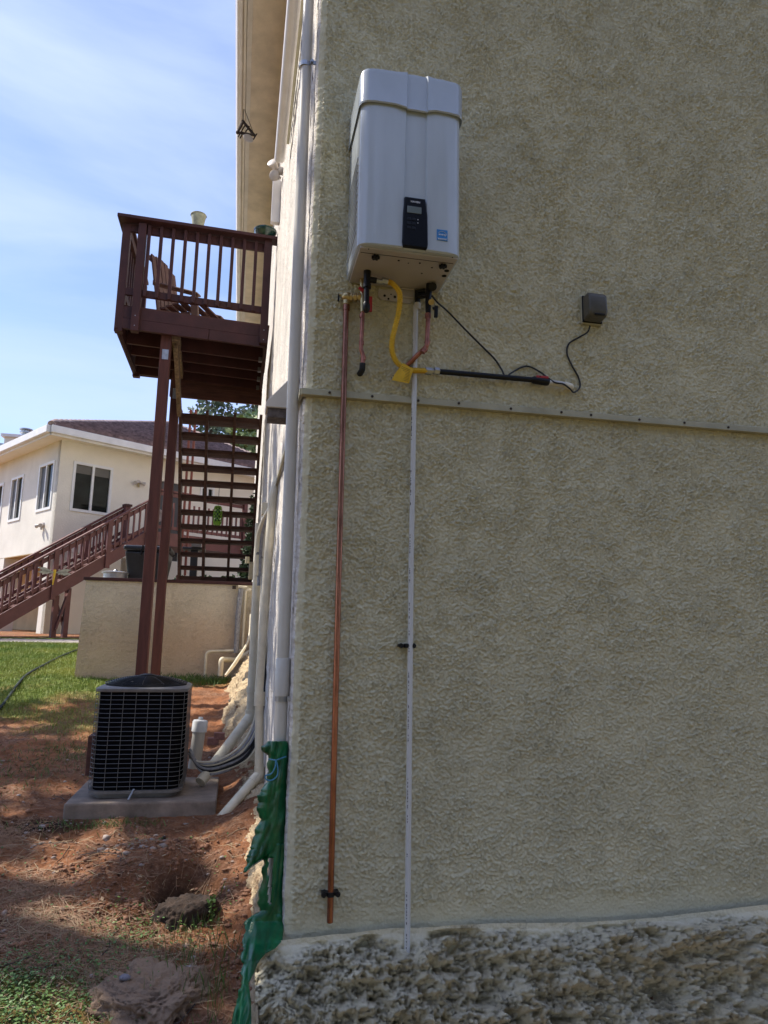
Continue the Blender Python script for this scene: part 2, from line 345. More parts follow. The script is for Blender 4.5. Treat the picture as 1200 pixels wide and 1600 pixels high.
# ------------------------------------------------------------------ ground
PY = [(-60, -1.2), (-4, -.75), (-1.5, -.45), (-.5, -.34), (0, -.27), (.6, -.2), (1.2, -.08), (1.85, .04), (2.7, .12), (4, .3), (6.7, .56), (10, .84), (14, 1.04), (20, 1.1), (60, 1.3), (300, 1.4)]
def gbase(X, Y):
    z = np.interp(Y, [p[0] for p in PY], [p[1] for p in PY])
    z = z+np.clip((X+.35)/.35, 0, 1)*.12*np.clip((Y-.2)/1.5, 0, 1)*np.clip((8-Y)/2, 0, 1)
    z = z-np.clip((-1.6-X)/6, 0, 1)*.15*np.clip((6-Y)/4, 0, 1)
    z = z-.60*np.clip((X+.15)/.15, 0, 1)*np.clip(-Y/.15, 0, 1)
    return z
HOLE = (-.42, 1.02)
def gz(X, Y):
    X = np.asarray(X, float); Y = np.asarray(Y, float); P = np.stack([X, Y, np.zeros_like(X)], -1)
    near = np.clip((9-Y)/3, 0, 1)
    z = gbase(X, Y)+fbm(P, 1.3, 3)*.05*near+fbm(P, 7, 4, .6)*.030*near+np.abs(fbm(P, 16, 3, .6))*.045*near+fbm(P, 40, 2, .6)*.010*near
    d = np.sqrt(((X-HOLE[0]-.02)/.17)**2+((Y-HOLE[1])/.16)**2); z = z-.17*np.exp(-d**2*1.2)
    d2 = np.sqrt(((X-HOLE[0]+.12)/.30)**2+((Y-HOLE[1]-.30)/.16)**2); z = z+.07*np.exp(-d2**2)
    pad = (np.clip((X+1.45)/.2, 0, 1)*np.clip((-.05-X)/.2, 0, 1)*np.clip((Y-1.6)/.2, 0, 1)*np.clip((2.85-Y)/.2, 0, 1)); z = z*(1-pad)+(.05+.3*(z-.05))*pad
    return z
def grass_mask(X, Y):
    P = np.stack([X, Y, np.zeros_like(X)], -1); nn = fbm(P, .9, 4)
    a = np.clip((Y-3.9+.55*(X+1.6)+nn*2.6)/1.2, 0, 1)*np.clip((-.9-X+nn*.5)/.5, 0, 1)
    a = np.maximum(a, np.clip((Y-6)/1, 0, 1)*np.clip((12.9-Y)/.3, 0, 1))
    b = np.clip(1.25-np.sqrt(((X+.98)/.42)**2+((Y-.25)/.36)**2)+fbm(P, 6, 3)*.9, 0, 1)*.75
    a = np.where((Y > 12.75), 0.25*(nn > 0), a)
    yard = .52*np.clip((-1.1-Y+nn*.5)/.4, 0, 1); return np.clip(np.maximum(np.maximum(a, b), yard), 0, 1)  # yard: unseen grass tint behind the camera, added for greener bounced light
xs = np.concatenate([[-200, -80, -40, -20, -12, -8, -6.5], np.arange(-5.5, -2.6, .12), np.arange(-2.6, -1.5, .04), np.arange(-1.5, .12, .018), [.3, 1, 3, 8, 20, 80, 200]])
ys = np.concatenate([[-60, -20, -8, -4, -2.5, -1.5, -1], np.arange(-.8, 2.8, .018), np.arange(2.8, 7, .04), np.arange(7, 14.5, .15), [16, 18, 22, 30, 50, 100, 200, 350]])
GX, GY = np.meshgrid(xs, ys, indexing='ij'); GZ = gz(GX, GY); GV = np.stack([GX, GY, GZ], -1).reshape(-1, 3)
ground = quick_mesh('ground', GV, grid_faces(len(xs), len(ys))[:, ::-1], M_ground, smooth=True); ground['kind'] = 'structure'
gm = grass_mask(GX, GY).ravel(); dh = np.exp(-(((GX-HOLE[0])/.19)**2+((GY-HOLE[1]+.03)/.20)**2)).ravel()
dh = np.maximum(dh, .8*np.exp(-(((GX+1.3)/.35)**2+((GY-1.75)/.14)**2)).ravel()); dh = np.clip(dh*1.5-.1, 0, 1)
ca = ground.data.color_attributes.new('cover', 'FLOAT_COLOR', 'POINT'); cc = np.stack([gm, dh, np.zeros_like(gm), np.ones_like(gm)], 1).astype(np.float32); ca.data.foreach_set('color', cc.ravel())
def G(x, y): return float(gz(np.array([x]), np.array([y]))[0])

# path of pale gravel in front of the neighbouring house
pp = [(x, y) for x in np.linspace(-14, -1.5, 40) for y in (11.3, 12.2)]
PV = [(x, y+.12*sin(x*1.3), G(x, y)+.012) for x, y in pp]
pth = quick_mesh('path', PV, [(2*i, 2*i+2, 2*i+3, 2*i+1) for i in range(39)], M_gravel); pth['kind'] = 'structure'

# ------------------------------------------------------------------ the stuccoed house on the right
H = thing('house', 'tall taupe stucco house wall with cream soffit filling the right of the photo', 'house')
WX = .02
# front wall: displaced corner column + flat field, below and above the drip trim
def wall_sheet(name, z0, z1, yoff, mt):
    # profile from side (y>0) round the corner to the front, then across
    pr = [(WX, .30), (WX, .2), (WX, .12), (WX, .08), (WX, .05)]
    for k in range(7):
        a = k/6*pi/2; pr.append((WX+.03-.03*cos(a), yoff+.03-.03*sin(a)))
    pr += [(WX+.03+d, yoff) for d in list(np.arange(.005, 2.62, .005))+[2.7, 3.5, 5, 7]]
    pr = np.array(pr); zs = np.arange(max(z0, -.02), min(z1, 4.95), .0047)
    zs = np.concatenate([np.arange(z0, zs[0]-.01, .04), zs, np.arange(zs[-1]+.05, z1, .06), [z1]])
    A = np.repeat(pr[:, None, :], len(zs), 1); V = np.concatenate([A, np.broadcast_to(zs[None, :, None], (len(pr), len(zs), 1))], -1)
    n = fbm(V, 26, 3, .6)*.006+fbm(V, 2.2, 2)*.008
    w = np.clip(1-(pr[:, 0]-WX-.03)/.5, .35, 1)[:, None]
    # trowel smears: each rises gently and ends in a crinkled lower lip (real relief, 3 to 4 mm)
    q = V[12:].reshape(-1, 3); mf = mnoise.fractal
    nA = np.array([mf((x*10, 0, z*12.5), .55, 2.1, 6) for x, y, z in q]).reshape(V[12:].shape[:2]); nB = np.array([mf((x*26, 9, z*30), .6, 2.1, 5) for x, y, z in q]).reshape(nA.shape)
    Vz = V[12:, :, 2]; sA = 1-np.mod(Vz*14+nA*3.0, 1.); sB = 1-np.mod(Vz*34+nB*3.0, 1.)
    mA = np.clip(fbm(V[12:], 13, 3)*3+.75, .35, 1); mS = np.clip(fbm(V[12:]+5, 4.5, 3)*1.5+1.1, .84, 1)
    hh = (sA*mA*.0138+sB*(1.2-mA*.6)*.0100)*mS*np.clip((zs-.03)/.12, .2, 1)[None, :]
    V[12:, :, 1] -= hh
    V[..., 1] -= n*w; V[:12, :, 0] -= (n*w)[:12]
    nzs = len(zs)-1; mi = np.zeros((len(pr)-1)*nzs, np.int32); mi[:8*nzs] = 1  # corner strip gets the paler stucco as painted-in sky brightness
    return quick_mesh(name, V.reshape(-1, 3), grid_faces(len(pr), len(zs))[:, ::-1], mt, H, smooth=True, mi=mi, mats=[mt, M_side])
wall_sheet('lower_wall', -.5, 2.222, .0, M_wall)
wall_sheet('upper_wall', 2.246, 7.9, -.012, M_wall)
# side wall, running away from the camera
ysw = np.concatenate([np.arange(.30, 3, .02), np.arange(3, 8, .05), [9, 11, 13, 14.5]]); zsw = np.arange(-.5, 7.9, .03)
YY, ZZ = np.meshgrid(ysw, zsw, indexing='ij'); V = np.stack([np.full_like(YY, WX), YY, ZZ], -1)
n = fbm(V, 24, 3, .6)*.008+fbm(V, 1.1, 2)*.006; V[..., 0] -= n*np.clip((YY-.28)/.1, 0.2, 1)
quick_mesh('side_wall', V.reshape(-1, 3), grid_faces(len(ysw), len(zsw)), M_side, H, smooth=True)
MB().box((.2, .02, -.5), (7, 14.5, 7.9)).build('wall_core', M_side, H)
# drip trim with its nails
tr = MB(); tr.box((WX-.012, -.044, 2.219), (7, -.002, 2.2245)).box((WX-.012, -.037, 2.2255), (7, -.004, 2.250)).build('drip_trim', M_trim, H, bevel=.002)
MB().box((WX-.02, -.022, 2.222), (WX-.004, 3.2, 2.252)).build('drip_trim', M_trim, H, bevel=.002)
nl = None
for k, x in enumerate((.13, .32, .53, .72, .97, 1.22, 1.37, 1.62, 1.86, 2.1)):
    if nl is None: nl = MB().lathe([(.006, 0), (.006, .003), (.002, .004)], (x, -.0375, 2.238), (0, -1, 0), 8).build('nail', M_twig, H); x0 = x
    else: rep(nl, (x-x0, 0, random.uniform(-.004, .004)))
# eave
EZ = 7.9
MB().box((-.46, -1.0, EZ), (WX+.3, 14.9, EZ+.03)).build('soffit', M_soffit, H)
MB().box((-.455, -1.0, EZ-.012), (-.40, 14.9, EZ-.002)).build('soffit_trim', M_fascia, H)
MB().box((-.49, -1.0, EZ-.06), (-.462, 14.9, EZ+.2)).build('fascia', M_fascia, H)
gp = [(-.492, EZ+.15), (-.492, EZ-.01), (-.52, EZ-.03), (-.565, EZ-.03), (-.575, EZ+.02), (-.59, EZ+.06), (-.59, EZ+.15)]
MB().prism([(x, -1.02, z) for x, z in gp], (0, 15.95, 0)).build('gutter', M_gutter, H, bevel=.004)
MB().prism([(-.46, -1.0, EZ+.21), (3.5, -1.0, EZ+2.0), (8, -1.0, EZ+.2), (8, -1.0, EZ+.04)], (0, 15.9, 0)).build('roof', M_tile_d, H)
# vent hood on the side wall, beside the corner pipe
vh = MB(); a = [(WX, .62, 2.56), (WX, .62, 2.36), (-.125, .62, 2.36), (-.128, .62, 2.385)]
vh.prism(a, (0, .16, 0)).build('vent_hood', M_fascia, H, bevel=.003).modifiers[0].segments = 1
MB().box((-.115, .635, 2.31), (WX-.002, .76, 2.358)).build('hood_underside', mat('lumpy_grey_brown', (.12, .10, .09), .9, .5, 40, .01, 50), H)  # rough grey-brown block below the hood
# high horizontal conduits along the side wall
def side_tube(name, pts, r, mt, label, cat, seg=12, bend=.08, parts=None):
    P = bendpath(pts, bend); o = MB().tube(P, r, seg).build(name, mt, None, smooth=True); return tag(o, label, cat)

# ------------------------------------------------------------------ footing of rough concrete under the front wall
nx, nt_ = 520, 170
fx = np.linspace(-.075, 2.7, nx); ft = np.linspace(0, 1, nt_)
FX, FT = np.meshgrid(fx, ft, indexing='ij')
top = .035+.02*np.clip(FX/2, 0, 1)+.015*np.sin(FX*3.1)+fbm(np.stack([FX, FX*0, FX*0], -1), 6, 3)*.008
top = top*np.clip((FX+.11)/.12, 0, 1)**.4
yo = -.25*(np.clip((FT-.12)/.88, 0, 1)**.85)*(.85+.2*np.sin(FX*2.2+.6)) - .050
zo = top-.015*np.clip(FT/.1, 0, 1)-.85*np.clip(FT-.1, 0, 1)**1.2
V = np.stack([FX, yo, zo], -1)
amp = np.clip((FT-.12-.10*fbm(V, 5, 3))/.07, 0.04, 1)
Pm = V.reshape(-1, 3).astype(float)
def fr(P, sc, h, o, st=(1, 1, 1)): return np.array([mnoise.fractal(Vector((p[0]*sc*st[0], p[1]*sc*st[1], p[2]*sc*st[2])), h, 2.1, o) for p in P]).reshape(FX.shape)
big_ = fr(Pm, 4.5, .9, 3, (.45, 1, 1.2)); med = fr(Pm, 14, .55, 6, (.7, 1, 1)); fin = fr(Pm+9, 40, .4, 4)
d = big_*.095+med*.085-np.abs(fr(Pm+4, 9, .8, 4, (.5, 1, 1)))*.07+fin*.022+.018
V[..., 1] -= d*amp*.95; V[..., 2] += d*amp*.45
lft = np.clip((-.01-FX)/.07, 0, 1); V[..., 1] += lft*.10*FT; V[..., 2] -= lft*.03
foot = thing('concrete_footing', 'rough broken concrete footing bulging out below the taupe front wall', 'footing', (0, 0, 0))
quick_mesh('footing_face', V.reshape(-1, 3), grid_faces(nx, nt_), M_foot, foot, smooth=True)
e = V[0]; e2 = e.copy(); e2[:, 0] += .03; e2[:, 1] = .25; 
quick_mesh('footing_end', np.concatenate([e, e2]), [(i, i+1, nt_+i+1, nt_+i) for i in range(nt_-1)], M_foot, foot, smooth=True)
# footing rubble along the side wall
ny, nt2 = 620, 70
fy = np.linspace(-.42, 6.7, ny); ft = np.linspace(0, 1, nt2); FY, FT = np.meshgrid(fy, ft, indexing='ij')
htop = np.interp(fy, [-.42, 0, .5, 1.3, 1.9, 2.8, 3.6, 4.4, 5.2, 6.2, 6.7], [-.22, -.08, .02, .10, .20, .36, .58, .74, .86, .95, .95])[:, None]
wd = np.interp(fy, [-.42, 0, .5, 1.3, 1.9, 2.8, 3.6, 4.4, 5.2, 6.7], [.16, .14, .14, .17, .15, .24, .32, .36, .34, .30])[:, None]
X = WX+.02-wd*FT**.8-.11*np.clip(-FY/.12, 0, 1); V = np.stack([X, FY, X*0], -1)
gzv = gz(np.full_like(FY, -.3), FY)-.06
V[..., 2] = htop*(1-FT**1.5)+gzv*FT**1.5
d = fbm(V, 3, 3)*.07+fbm(V, 11, 5, .68)*.060-np.abs(fbm(V, 33, 3))*.02
V[..., 0] -= d*np.clip(FT*5, .15, 1); V[..., 2] += d*.7
tag(quick_mesh('side_footing', V.reshape(-1, 3), grid_faces(ny, nt2)[:, ::-1], M_berm, smooth=True), 'crumbling soil stained concrete footing sloping along the side wall', 'footing')

# ------------------------------------------------------------------ vertical and sloping pipes on the side wall
cp = thing('drain_pipe', 'tall white pipe running up the corner of the taupe house', 'pipe', (-.018, .08, -.3))
MB().tube([(-.012, .08, -.3), (-.014, .08, .93)], .0265, 18).build('lower_pipe', M_pvc, cp, smooth=True)
MB().tube([(-.014, .08, .93), (-.014, .08, .935), (-.014, .08, 1.085), (-.014, .08, 1.09)], [.027, .0315, .0315, .028], 18).build('coupling', M_pvc, cp, smooth=True)
MB().tube([(-.016, .08, 1.09), (-.022, .08, 2.3), (-.040, .08, 7.85)], .0265, 18).build('upper_pipe', M_pvc, cp, smooth=True)
for z, x in ((.925, -.014), (3.93, -.032)):
    b = MB(); b.tube([(x, .08, z-.012), (x, .08, z+.012)], .030, 18).box((x+.02, .045, z-.010), (WX+.006, .052, z+.010)).build('strap', M_galv, cp)
    MB().lathe([(.007, 0), (.007, .012)], (x+.03, .045, z), (0, -1, 0), 8).build('bolt', M_galv, cp)

d1 = thing('drain_pipe', 'cream painted pipe with elbow top that slants out to the ground at the bottom', 'pipe', (-.04, 2.0, 0))
pA, pB = at(425, 795, Y=2.0), at(405, 1205, Y=2.0); end = at(341, 1284, Y=1.80)
MB().tube(bendpath([at(434, 748, Y=2.06), at(426, 775, Y=2.0), pA, at(411, 985, Y=2.)], .03), .031, 16).build('upper_pipe', M_pvcream, d1, smooth=True)
MB().tube([at(411, 985, Y=2.), at(405, 1075, Y=2.), pB], .029, 16).build('lower_pipe', M_pvcream, d1, smooth=True)
cl = at(405.5, 1092, Y=2.0); MB().tube([cl+Vector((0, 0, .045)), cl-Vector((0, 0, .045))], .036, 16).build('coupling', M_pvcream, d1, smooth=True)
cl2 = at(405, 1210, Y=2.0); MB().tube([cl2+Vector((.001, 0, .05)), cl2, cl2+(end-cl2).normalized()*.07], .036, 16).build('elbow', M_pvcream, d1, smooth=True)
MB().tube([cl2, end], .033, 16).build('outlet_pipe', M_pvcream, d1, smooth=True)
MB().tube([end+(cl2-end).normalized()*.002, end-(cl2-end).normalized()*.003], .027, 16).build('outlet_opening', M_hole, d1)
MB().tube([at(417, 1092, Y=2.)+Vector((0, 0, 0)), at(424, 1090, Y=2.0)], .014, 8).build('strap_lug', M_pvcream, d1)

d2 = thing('drain_pipe', 'cream pipe behind the line bundle dropping to a thick slanted pipe in the soil', 'pipe', (-.08, 2.7, 0))
q0, q1, q2 = at(403, 868, Y=2.7), at(391, 1120, Y=2.7), at(330, 1200, Y=2.35)
MB().tube([at(405, 818, Y=2.7), q0, q1], .031, 16).build('upper_pipe', M_pvcream, d2, smooth=True)
MB().tube([at(393, 1072, Y=2.7), at(393, 1082, Y=2.7)], .037, 16).build('coupling', M_pvcream, d2, smooth=True)
MB().tube([q1+Vector((.002, 0, .05)), q1, q1+(q2-q1).normalized()*.08], [.041, .042, .041], 16).build('elbow', M_pvcream, d2, smooth=True)
MB().tube([q1, q2-(q1-q2)*.25], .038, 16).build('buried_pipe', M_pvcream, d2, smooth=True)

ls = thing('refrigerant_lines', 'bundle of thin lines looping from the wall to the condenser', 'hoses', (-.2, 2.5, .3))
for k, (mm, dx, r) in enumerate(((M_pvcream, 0, .008), (M_insul, 5, .009), (M_pvcream, 9, .007), (M_cable, 14, .010), (M_insul, 11, .014), (M_rubber, 18, .012), (M_pvcream, 22, .008), (M_insul, 3, .011))):
    P = [at(296, 1184-k*2, Y=2.35), at(315, 1191+k*2, Y=2.3), at(345, 1186+k*3, Y=2.3), at(376+dx*.6, 1165+k*3, Y=2.4), at(396+dx*.8, 1130, Y=2.5), at(402+dx*.7, 1085, Y=2.5), at(407+dx*.4, 985, Y=2.5), at(409+dx*.3, 900, Y=2.5)]
    MB().tube(spline(P, 8), r, 8).build('line', mm, ls, smooth=True)
up = thing('conduit_bundle', 'grey and cream flexible conduits arching into the side wall above the drain pipes', 'conduits', (-.05, 2.6, 1.8))
for k, (mm, a) in enumerate(((M_pvcream, 0), (M_insul, 5), (M_pvcream, 9))):
    P = [at(400+a, 900+a*3, Y=2.55), at(402+a, 865+a*2, Y=2.55), at(405+a, 835+a, Y=2.5), at(413+a*.6, 812+a, Y=2.4), at(424, 792+a, Y=2.3)]
    MB().tube(spline(P, 7), .021-.003*k, 10).build('conduit', mm, up, smooth=True)
for q in ((403, 867), (409, 873)):
    p = at(*q, Y=2.55); MB().tube([p, p+Vector((0, 0, .02))], .024, 10).build('tie_band', M_acrim, up)
bx = at(414, 797, Y=3.2); MB().box((bx.x-.03, 3.1, bx.z-.05), (WX, 3.22, bx.z+.05)).build('junction_box', M_pvcream, up, bevel=.004)

# capped cleanout stub
c0, c1 = at(305, 1188, Y=2.65), at(313, 1128, Y=2.65)
cs = thing('cleanout_pipe', 'short leaning white pipe with screw cap standing in the soil', 'pipe', c0)
MB().tube([c0-(c1-c0)*.2, c1], .046, 18).build('stub', M_pvc, cs, smooth=True)
ax = (c1-c0).normalized()
MB().lathe([(.046, -.07), (.056, -.068), (.056, 0), (.05, .012), (.03, .016)], c1, ax, 20).build('cap', M_white, cs, smooth=True)
MB().lathe([(.018, .012), (.016, .035)], c1, ax, 6).build('cap_nut', M_white, cs)

# ------------------------------------------------------------------ high fittings on the side wall
hz = at(447, 217, X=-.02)
o = MB().box((-.03, -.9, hz.z-.05), (WX-.01, hz.y, hz.z+.05)).build('conduit_cover', M_trim, None, bevel=.004); tag(o, 'tan boxed cover strip high on the side wall under the soffit', 'conduit')
h2 = at(437, 248, X=-.065)
o = MB().tube([(-.065, -.9, h2.z), (-.065, h2.y, h2.z)], .045, 12).build('conduit_pipe', M_gutter, None, smooth=True); tag(o, 'pale round conduit running beside the boxed strip under the soffit', 'conduit')
for (a, b, w, l, mm) in (((433, 285), (424, 350), .07, 'pale vertical downspout below the twin floodlight', M_gutter),):
    p0, p1 = at(*a, Y=4.6), at(*b, Y=4.6)
    o = MB().box((p0.x-.05, 4.55, p1.z), (WX, 4.62, p0.z)).build('downspout', mm, None, bevel=.006); tag(o, l, 'downspout')
fl = thing('floodlight', 'twin pale floodlight mounted high on the side wall', 'light', at(436, 268, Y=4.3))
for k, (x, y) in enumerate(((427, 257), (430, 275))):
    p = at(x, y, Y=4.3); d = Vector((-.5, -.75, .35 if k == 0 else -.35)).normalized()
    MB().lathe([(.02, -.10), (.03, -.06), (.05, -.01), (.058, .03), (.05, .034)], p, d, 16).build('lamp_head', M_whitewing, fl, smooth=True)
p = at(437, 267, Y=4.3); MB().lathe([(.045, 0), (.04, .05)], (WX, p.y, p.z), (-1, 0, 0), 14).build('mount', M_whitewing, fl)
MB().tube([(WX-.03, p.y, p.z), at(430, 262, Y=4.3)], .012, 8).build('arm', M_whitewing, fl); MB().tube([(WX-.03, p.y, p.z), at(432, 272, Y=4.3)], .012, 8).build('arm', M_whitewing, fl)

# wind chime hung from the gutter
hk = at(381, 168, Z=EZ-.03); WY = hk.y
wc = thing('wind_chime', 'triangular twig wind chime hanging under the gutter', 'ornament', hk)
T = [at(380, 190, Y=WY), at(371, 207, Y=WY), at(397, 211, Y=WY)]
for a, b in ((0, 1), (1, 2), (2, 0)): MB().tube([T[a]+(T[a]-T[b])*.08, T[b]+(T[b]-T[a])*.08], .017, 6).build('stick', M_twig, wc)
MB().tube([hk, T[0]], .005, 4).build('cord', M_twig, wc); MB().tube([hk, T[2]], .004, 4).build('cord', M_twig, wc)
for q in ((372, 214), (378, 204), (384, 206), (396, 218), (375, 216)): p = at(*q, Y=WY-.02); MB().tube([p, p+Vector((.04, 0, .09))], .009, 5).build('dangle', M_twig, wc)
MB().lathe([(.0, -.01), (.06, -.008), (.068, 0), (.06, .008)], at(388, 216, Y=WY-.03), (.3, -1, .2), 14).build('shell', M_whitewing, wc)

# ------------------------------------------------------------------ water heater
HX0, HX1, HY0, HZ0, HZ1 = .190, .632, -.356, 2.775, 3.60
wh = thing('water_heater', 'white wall mounted tankless water heater with black control panel', 'water heater', ((HX0+HX1)/2, -.02, HZ0))
def casing_profile(z, grow=0., groove=True, yb=-.022):
    x0, x1, y0 = HX0-grow, HX1+grow, HY0-grow; R_ = .045; pr = [(x1, yb), (x1, y0+R_)]
    for k in range(1, 9): a = k/8*pi/2; pr.append((x1-R_+R_*cos(a), y0+R_-R_*sin(a)))
    f = (z-HZ0)/(HZ1-HZ0); gl, gr = .378+.008*f, .474-.006*f
    bow = lambda x: -.007*(1-((x-(x0+x1)/2)/((x1-x0)/2))**2)
    for x in (.60-.03, .55, .51): pr.append((x, y0+bow(x)))
    gd = .009 if groove else .0
    pr += [(gr+.004, y0+bow(gr)), (gr, y0+bow(gr)+gd), ((gl+gr)/2, y0+bow(.42)+gd*.9), (gl, y0+bow(gl)+gd), (gl-.004, y0+bow(gl))]
    for x in (.33, .28, .245): pr.append((x, y0+bow(x)))
    for k in range(9): a = k/8*pi/2; pr.append((x0+R_-R_*sin(a), y0+R_-R_*cos(a)))
    pr += [(x0, yb)]
    return pr
def loft(levels, name, mt, parent, cap0=True, cap1=True, bevel=0):
    b = MB(); n = len(levels[0][1]); vs = []; 
    for z, pr in levels: vs += [(q[0], q[1], q[2] if len(q) > 2 else z) for q in pr]
    fs = [(i*n+k, i*n+(k+1) % n, (i+1)*n+(k+1) % n, (i+1)*n+k) for i in range(len(levels)-1) for k in range(n)]
    if cap0: fs.append(tuple(range(n)))
    if cap1: fs.append(tuple((len(levels)-1)*n+k for k in range(n)))
    return b.add(vs, fs).build(name, mt, parent, smooth=True)
def inset(pr, d): 
    cx, cy = (HX0+HX1)/2, -.19; return [(x+(cx-x)*d/.22 if abs(x-cx) > .02 else x, y+(d if y < -.3 else 0)) for x, y in pr]
ZC = 3.425
loft([(HZ0+.002, inset(casing_profile(HZ0), .006)), (HZ0+.008, casing_profile(HZ0)), (2.9, casing_profile(2.9)), (3.2, casing_profile(3.2)), (ZC+.02, casing_profile(ZC))], 'casing', M_enamel, wh)
def dip(pr, z):
    return [(x, y, z-(.013 if y < -.3 and .366 < x < .487 else 0)) for x, y in pr]
cg = casing_profile(ZC, .009)
cov = [(q[0], q[1] if not (.37 < q[0] < .48 and q[1] < -.3) else q[1]-.005) for q in cg]
loft([(0, dip(casing_profile(ZC, .002), ZC+.012)), (0, dip([(x, y) for x, y in cov], ZC+.0)), (0, dip([(x, y-.004 if y < -.3 else y) for x, y in cov], ZC+.006)), (0, dip(cov, ZC+.016)), (HZ1-.03, cov), (HZ1-.010, inset(cov, .004)), (HZ1, inset(cov, .02))], 'top_cover', M_enamel2, wh)
# control panel
cpn = [(.378, 3.005), (.468, 3.005), (.478, 2.93), (.481, 2.80), (.478, 2.782), (.374, 2.782), (.371, 2.80), (.373, 2.93)]
cpo = MB().prism([(x, HY0-.016, z) for x, z in cpn], (0, .022, 0)).build('control_panel', M_blackg, wh, bevel=.004)
MB().box((.389, HY0-.0185, 2.932), (.450, HY0-.0155, 2.962)).build('screen', M_lcd, cpo, bevel=.001)
for x in (.398, .418):
    for z in (2.905, 2.885, 2.865): MB().box((x-.008, HY0-.0178, z-.006), (x+.008, HY0-.0158, z+.006)).build('button', M_black, cpo, bevel=.001)
for z in (2.905, 2.890): MB().box((.434, HY0-.0180, z-.0015), (.4375, HY0-.0158, z+.0015)).build('indicator', M_print, cpo)
def text(body, loc, size, mt, parent, name, rot=(pi/2, 0, 0), ext=.0004):
    c = bpy.data.curves.new(name, 'FONT'); c.body = body; c.size = size; c.extrude = ext; c.align_x = 'CENTER'; c.align_y = 'CENTER'; c.space_character = 1.05; c.offset = .0002
    o = bpy.data.objects.new(name+'_tmp', c); COL.objects.link(o); dg = bpy.context.evaluated_depsgraph_get(); me = bpy.data.meshes.new_from_object(o.evaluated_get(dg)); bpy.data.objects.remove(o)
    me.transform(Matrix.Translation(Vector(loc)-ORG.get(parent, Vector((0, 0, 0))))@Matrix.Rotation(rot[2], 4, 'Z')@Matrix.Rotation(rot[0], 4, 'X')); me.materials.clear(); me.materials.append(mt)
    o = bpy.data.objects.new(name, me); COL.objects.link(o); o.parent = parent; ORG[o] = ORG.get(parent, Vector((0, 0, 0))); return o
text('NAVIEN', (.424, HY0-.0168, 2.984), .011, M_print, cpo, 'lettering')
# energy sticker
sk = MB().box((.521, HY0-.0075, 2.832), (.567, HY0-.003, 2.880)).build('sticker', M_blue, wh)
b = MB(); b.tube([(.544+.019*cos(a), HY0-.0085, 2.855+.017*sin(a)) for a in np.linspace(.15, pi-.5, 12)], .0008, 4); b.box((.523, HY0-.0085, 2.8395), (.565, HY0-.0074, 2.8405)); b.build('sticker_arc', M_print, sk)
text('energy', (.545, HY0-.0082, 2.858), .012, M_print, sk, 'lettering'); text('ENERGY STAR', (.544, HY0-.0082, 2.8362), .0055, M_print, sk, 'lettering')
# underside
U = HZ0
MB().box((HX0+.012, HY0+.02, U-.006), (HX1-.012, -.025, U+.002)).build('bottom_panel', M_under, wh, bevel=.002)
MB().box((HX0+.02, HY0+.055, U-.0075), (HX1-.02, HY0+.0565, U-.0058)).build('panel_seam', M_hole, wh)
for x, y in ((587, 400), (692, 414)):
    p = at(x, y, Z=U-.008); b = MB().lathe([(.010, 0), (.012, -.006), (.008, -.014)], p, (0, 0, 1), 10)
    for a in range(3): b.box((p.x-.017, p.y-.0045, p.z-.012), (p.x+.017, p.y+.0045, p.z-.002), Matrix.Rotation(a*pi/3, 3, 'Z'))
    b.build('drain_knob', M_black, wh)
for x, y, r in ((623, 407, .005), (638, 411, .003), (656, 411, .0045), (675, 418, .0045), (659, 427, .004), (698, 423, .011), (694, 431, .011), (576, 389, .003), (707, 402, .003)):
    p = at(x, y, Z=U-.0065); MB().lathe([(r, 0), (r, -.0012)], p, (0, 0, 1), 12).build('hole', M_hole, wh)
bk = [at(591, 452, Y=-.03), at(647, 453, Y=-.03), at(646, 470, Y=-.03), at(640, 474, Y=-.03), at(596, 468, Y=-.03), at(591, 463, Y=-.03)]
bo = MB().prism(bk, (0, .008, 0)).build('wall_bracket', M_under, wh)
for x, y, r in ((601, 462, .006), (611, 460, .003), (607, 467, .005), (617, 464, .0065)):
    MB().lathe([(r, 0), (r, .0015)], at(x, y, Y=-.031), (0, -1, 0), 10).build('hole', M_hole, bo)
b = MB(); c_ = at(637, 458, Y=-.04); b.tube([c_+Vector(v) for v in ((-.028, 0, .02), (.028, 0, .02), (.028, 0, -.02), (-.028, 0, -.02), (-.028, 0, .02))], .004, 6); b.build('bracket_slot', M_under, bo)
for k in range(11):
    z = 2.86+k*.034; MB().beam((HX0-.0015, -.29, z+.012), (HX0-.0015, -.06, z-.012), .004, .006).build('side_louvre', M_enamel2, wh)

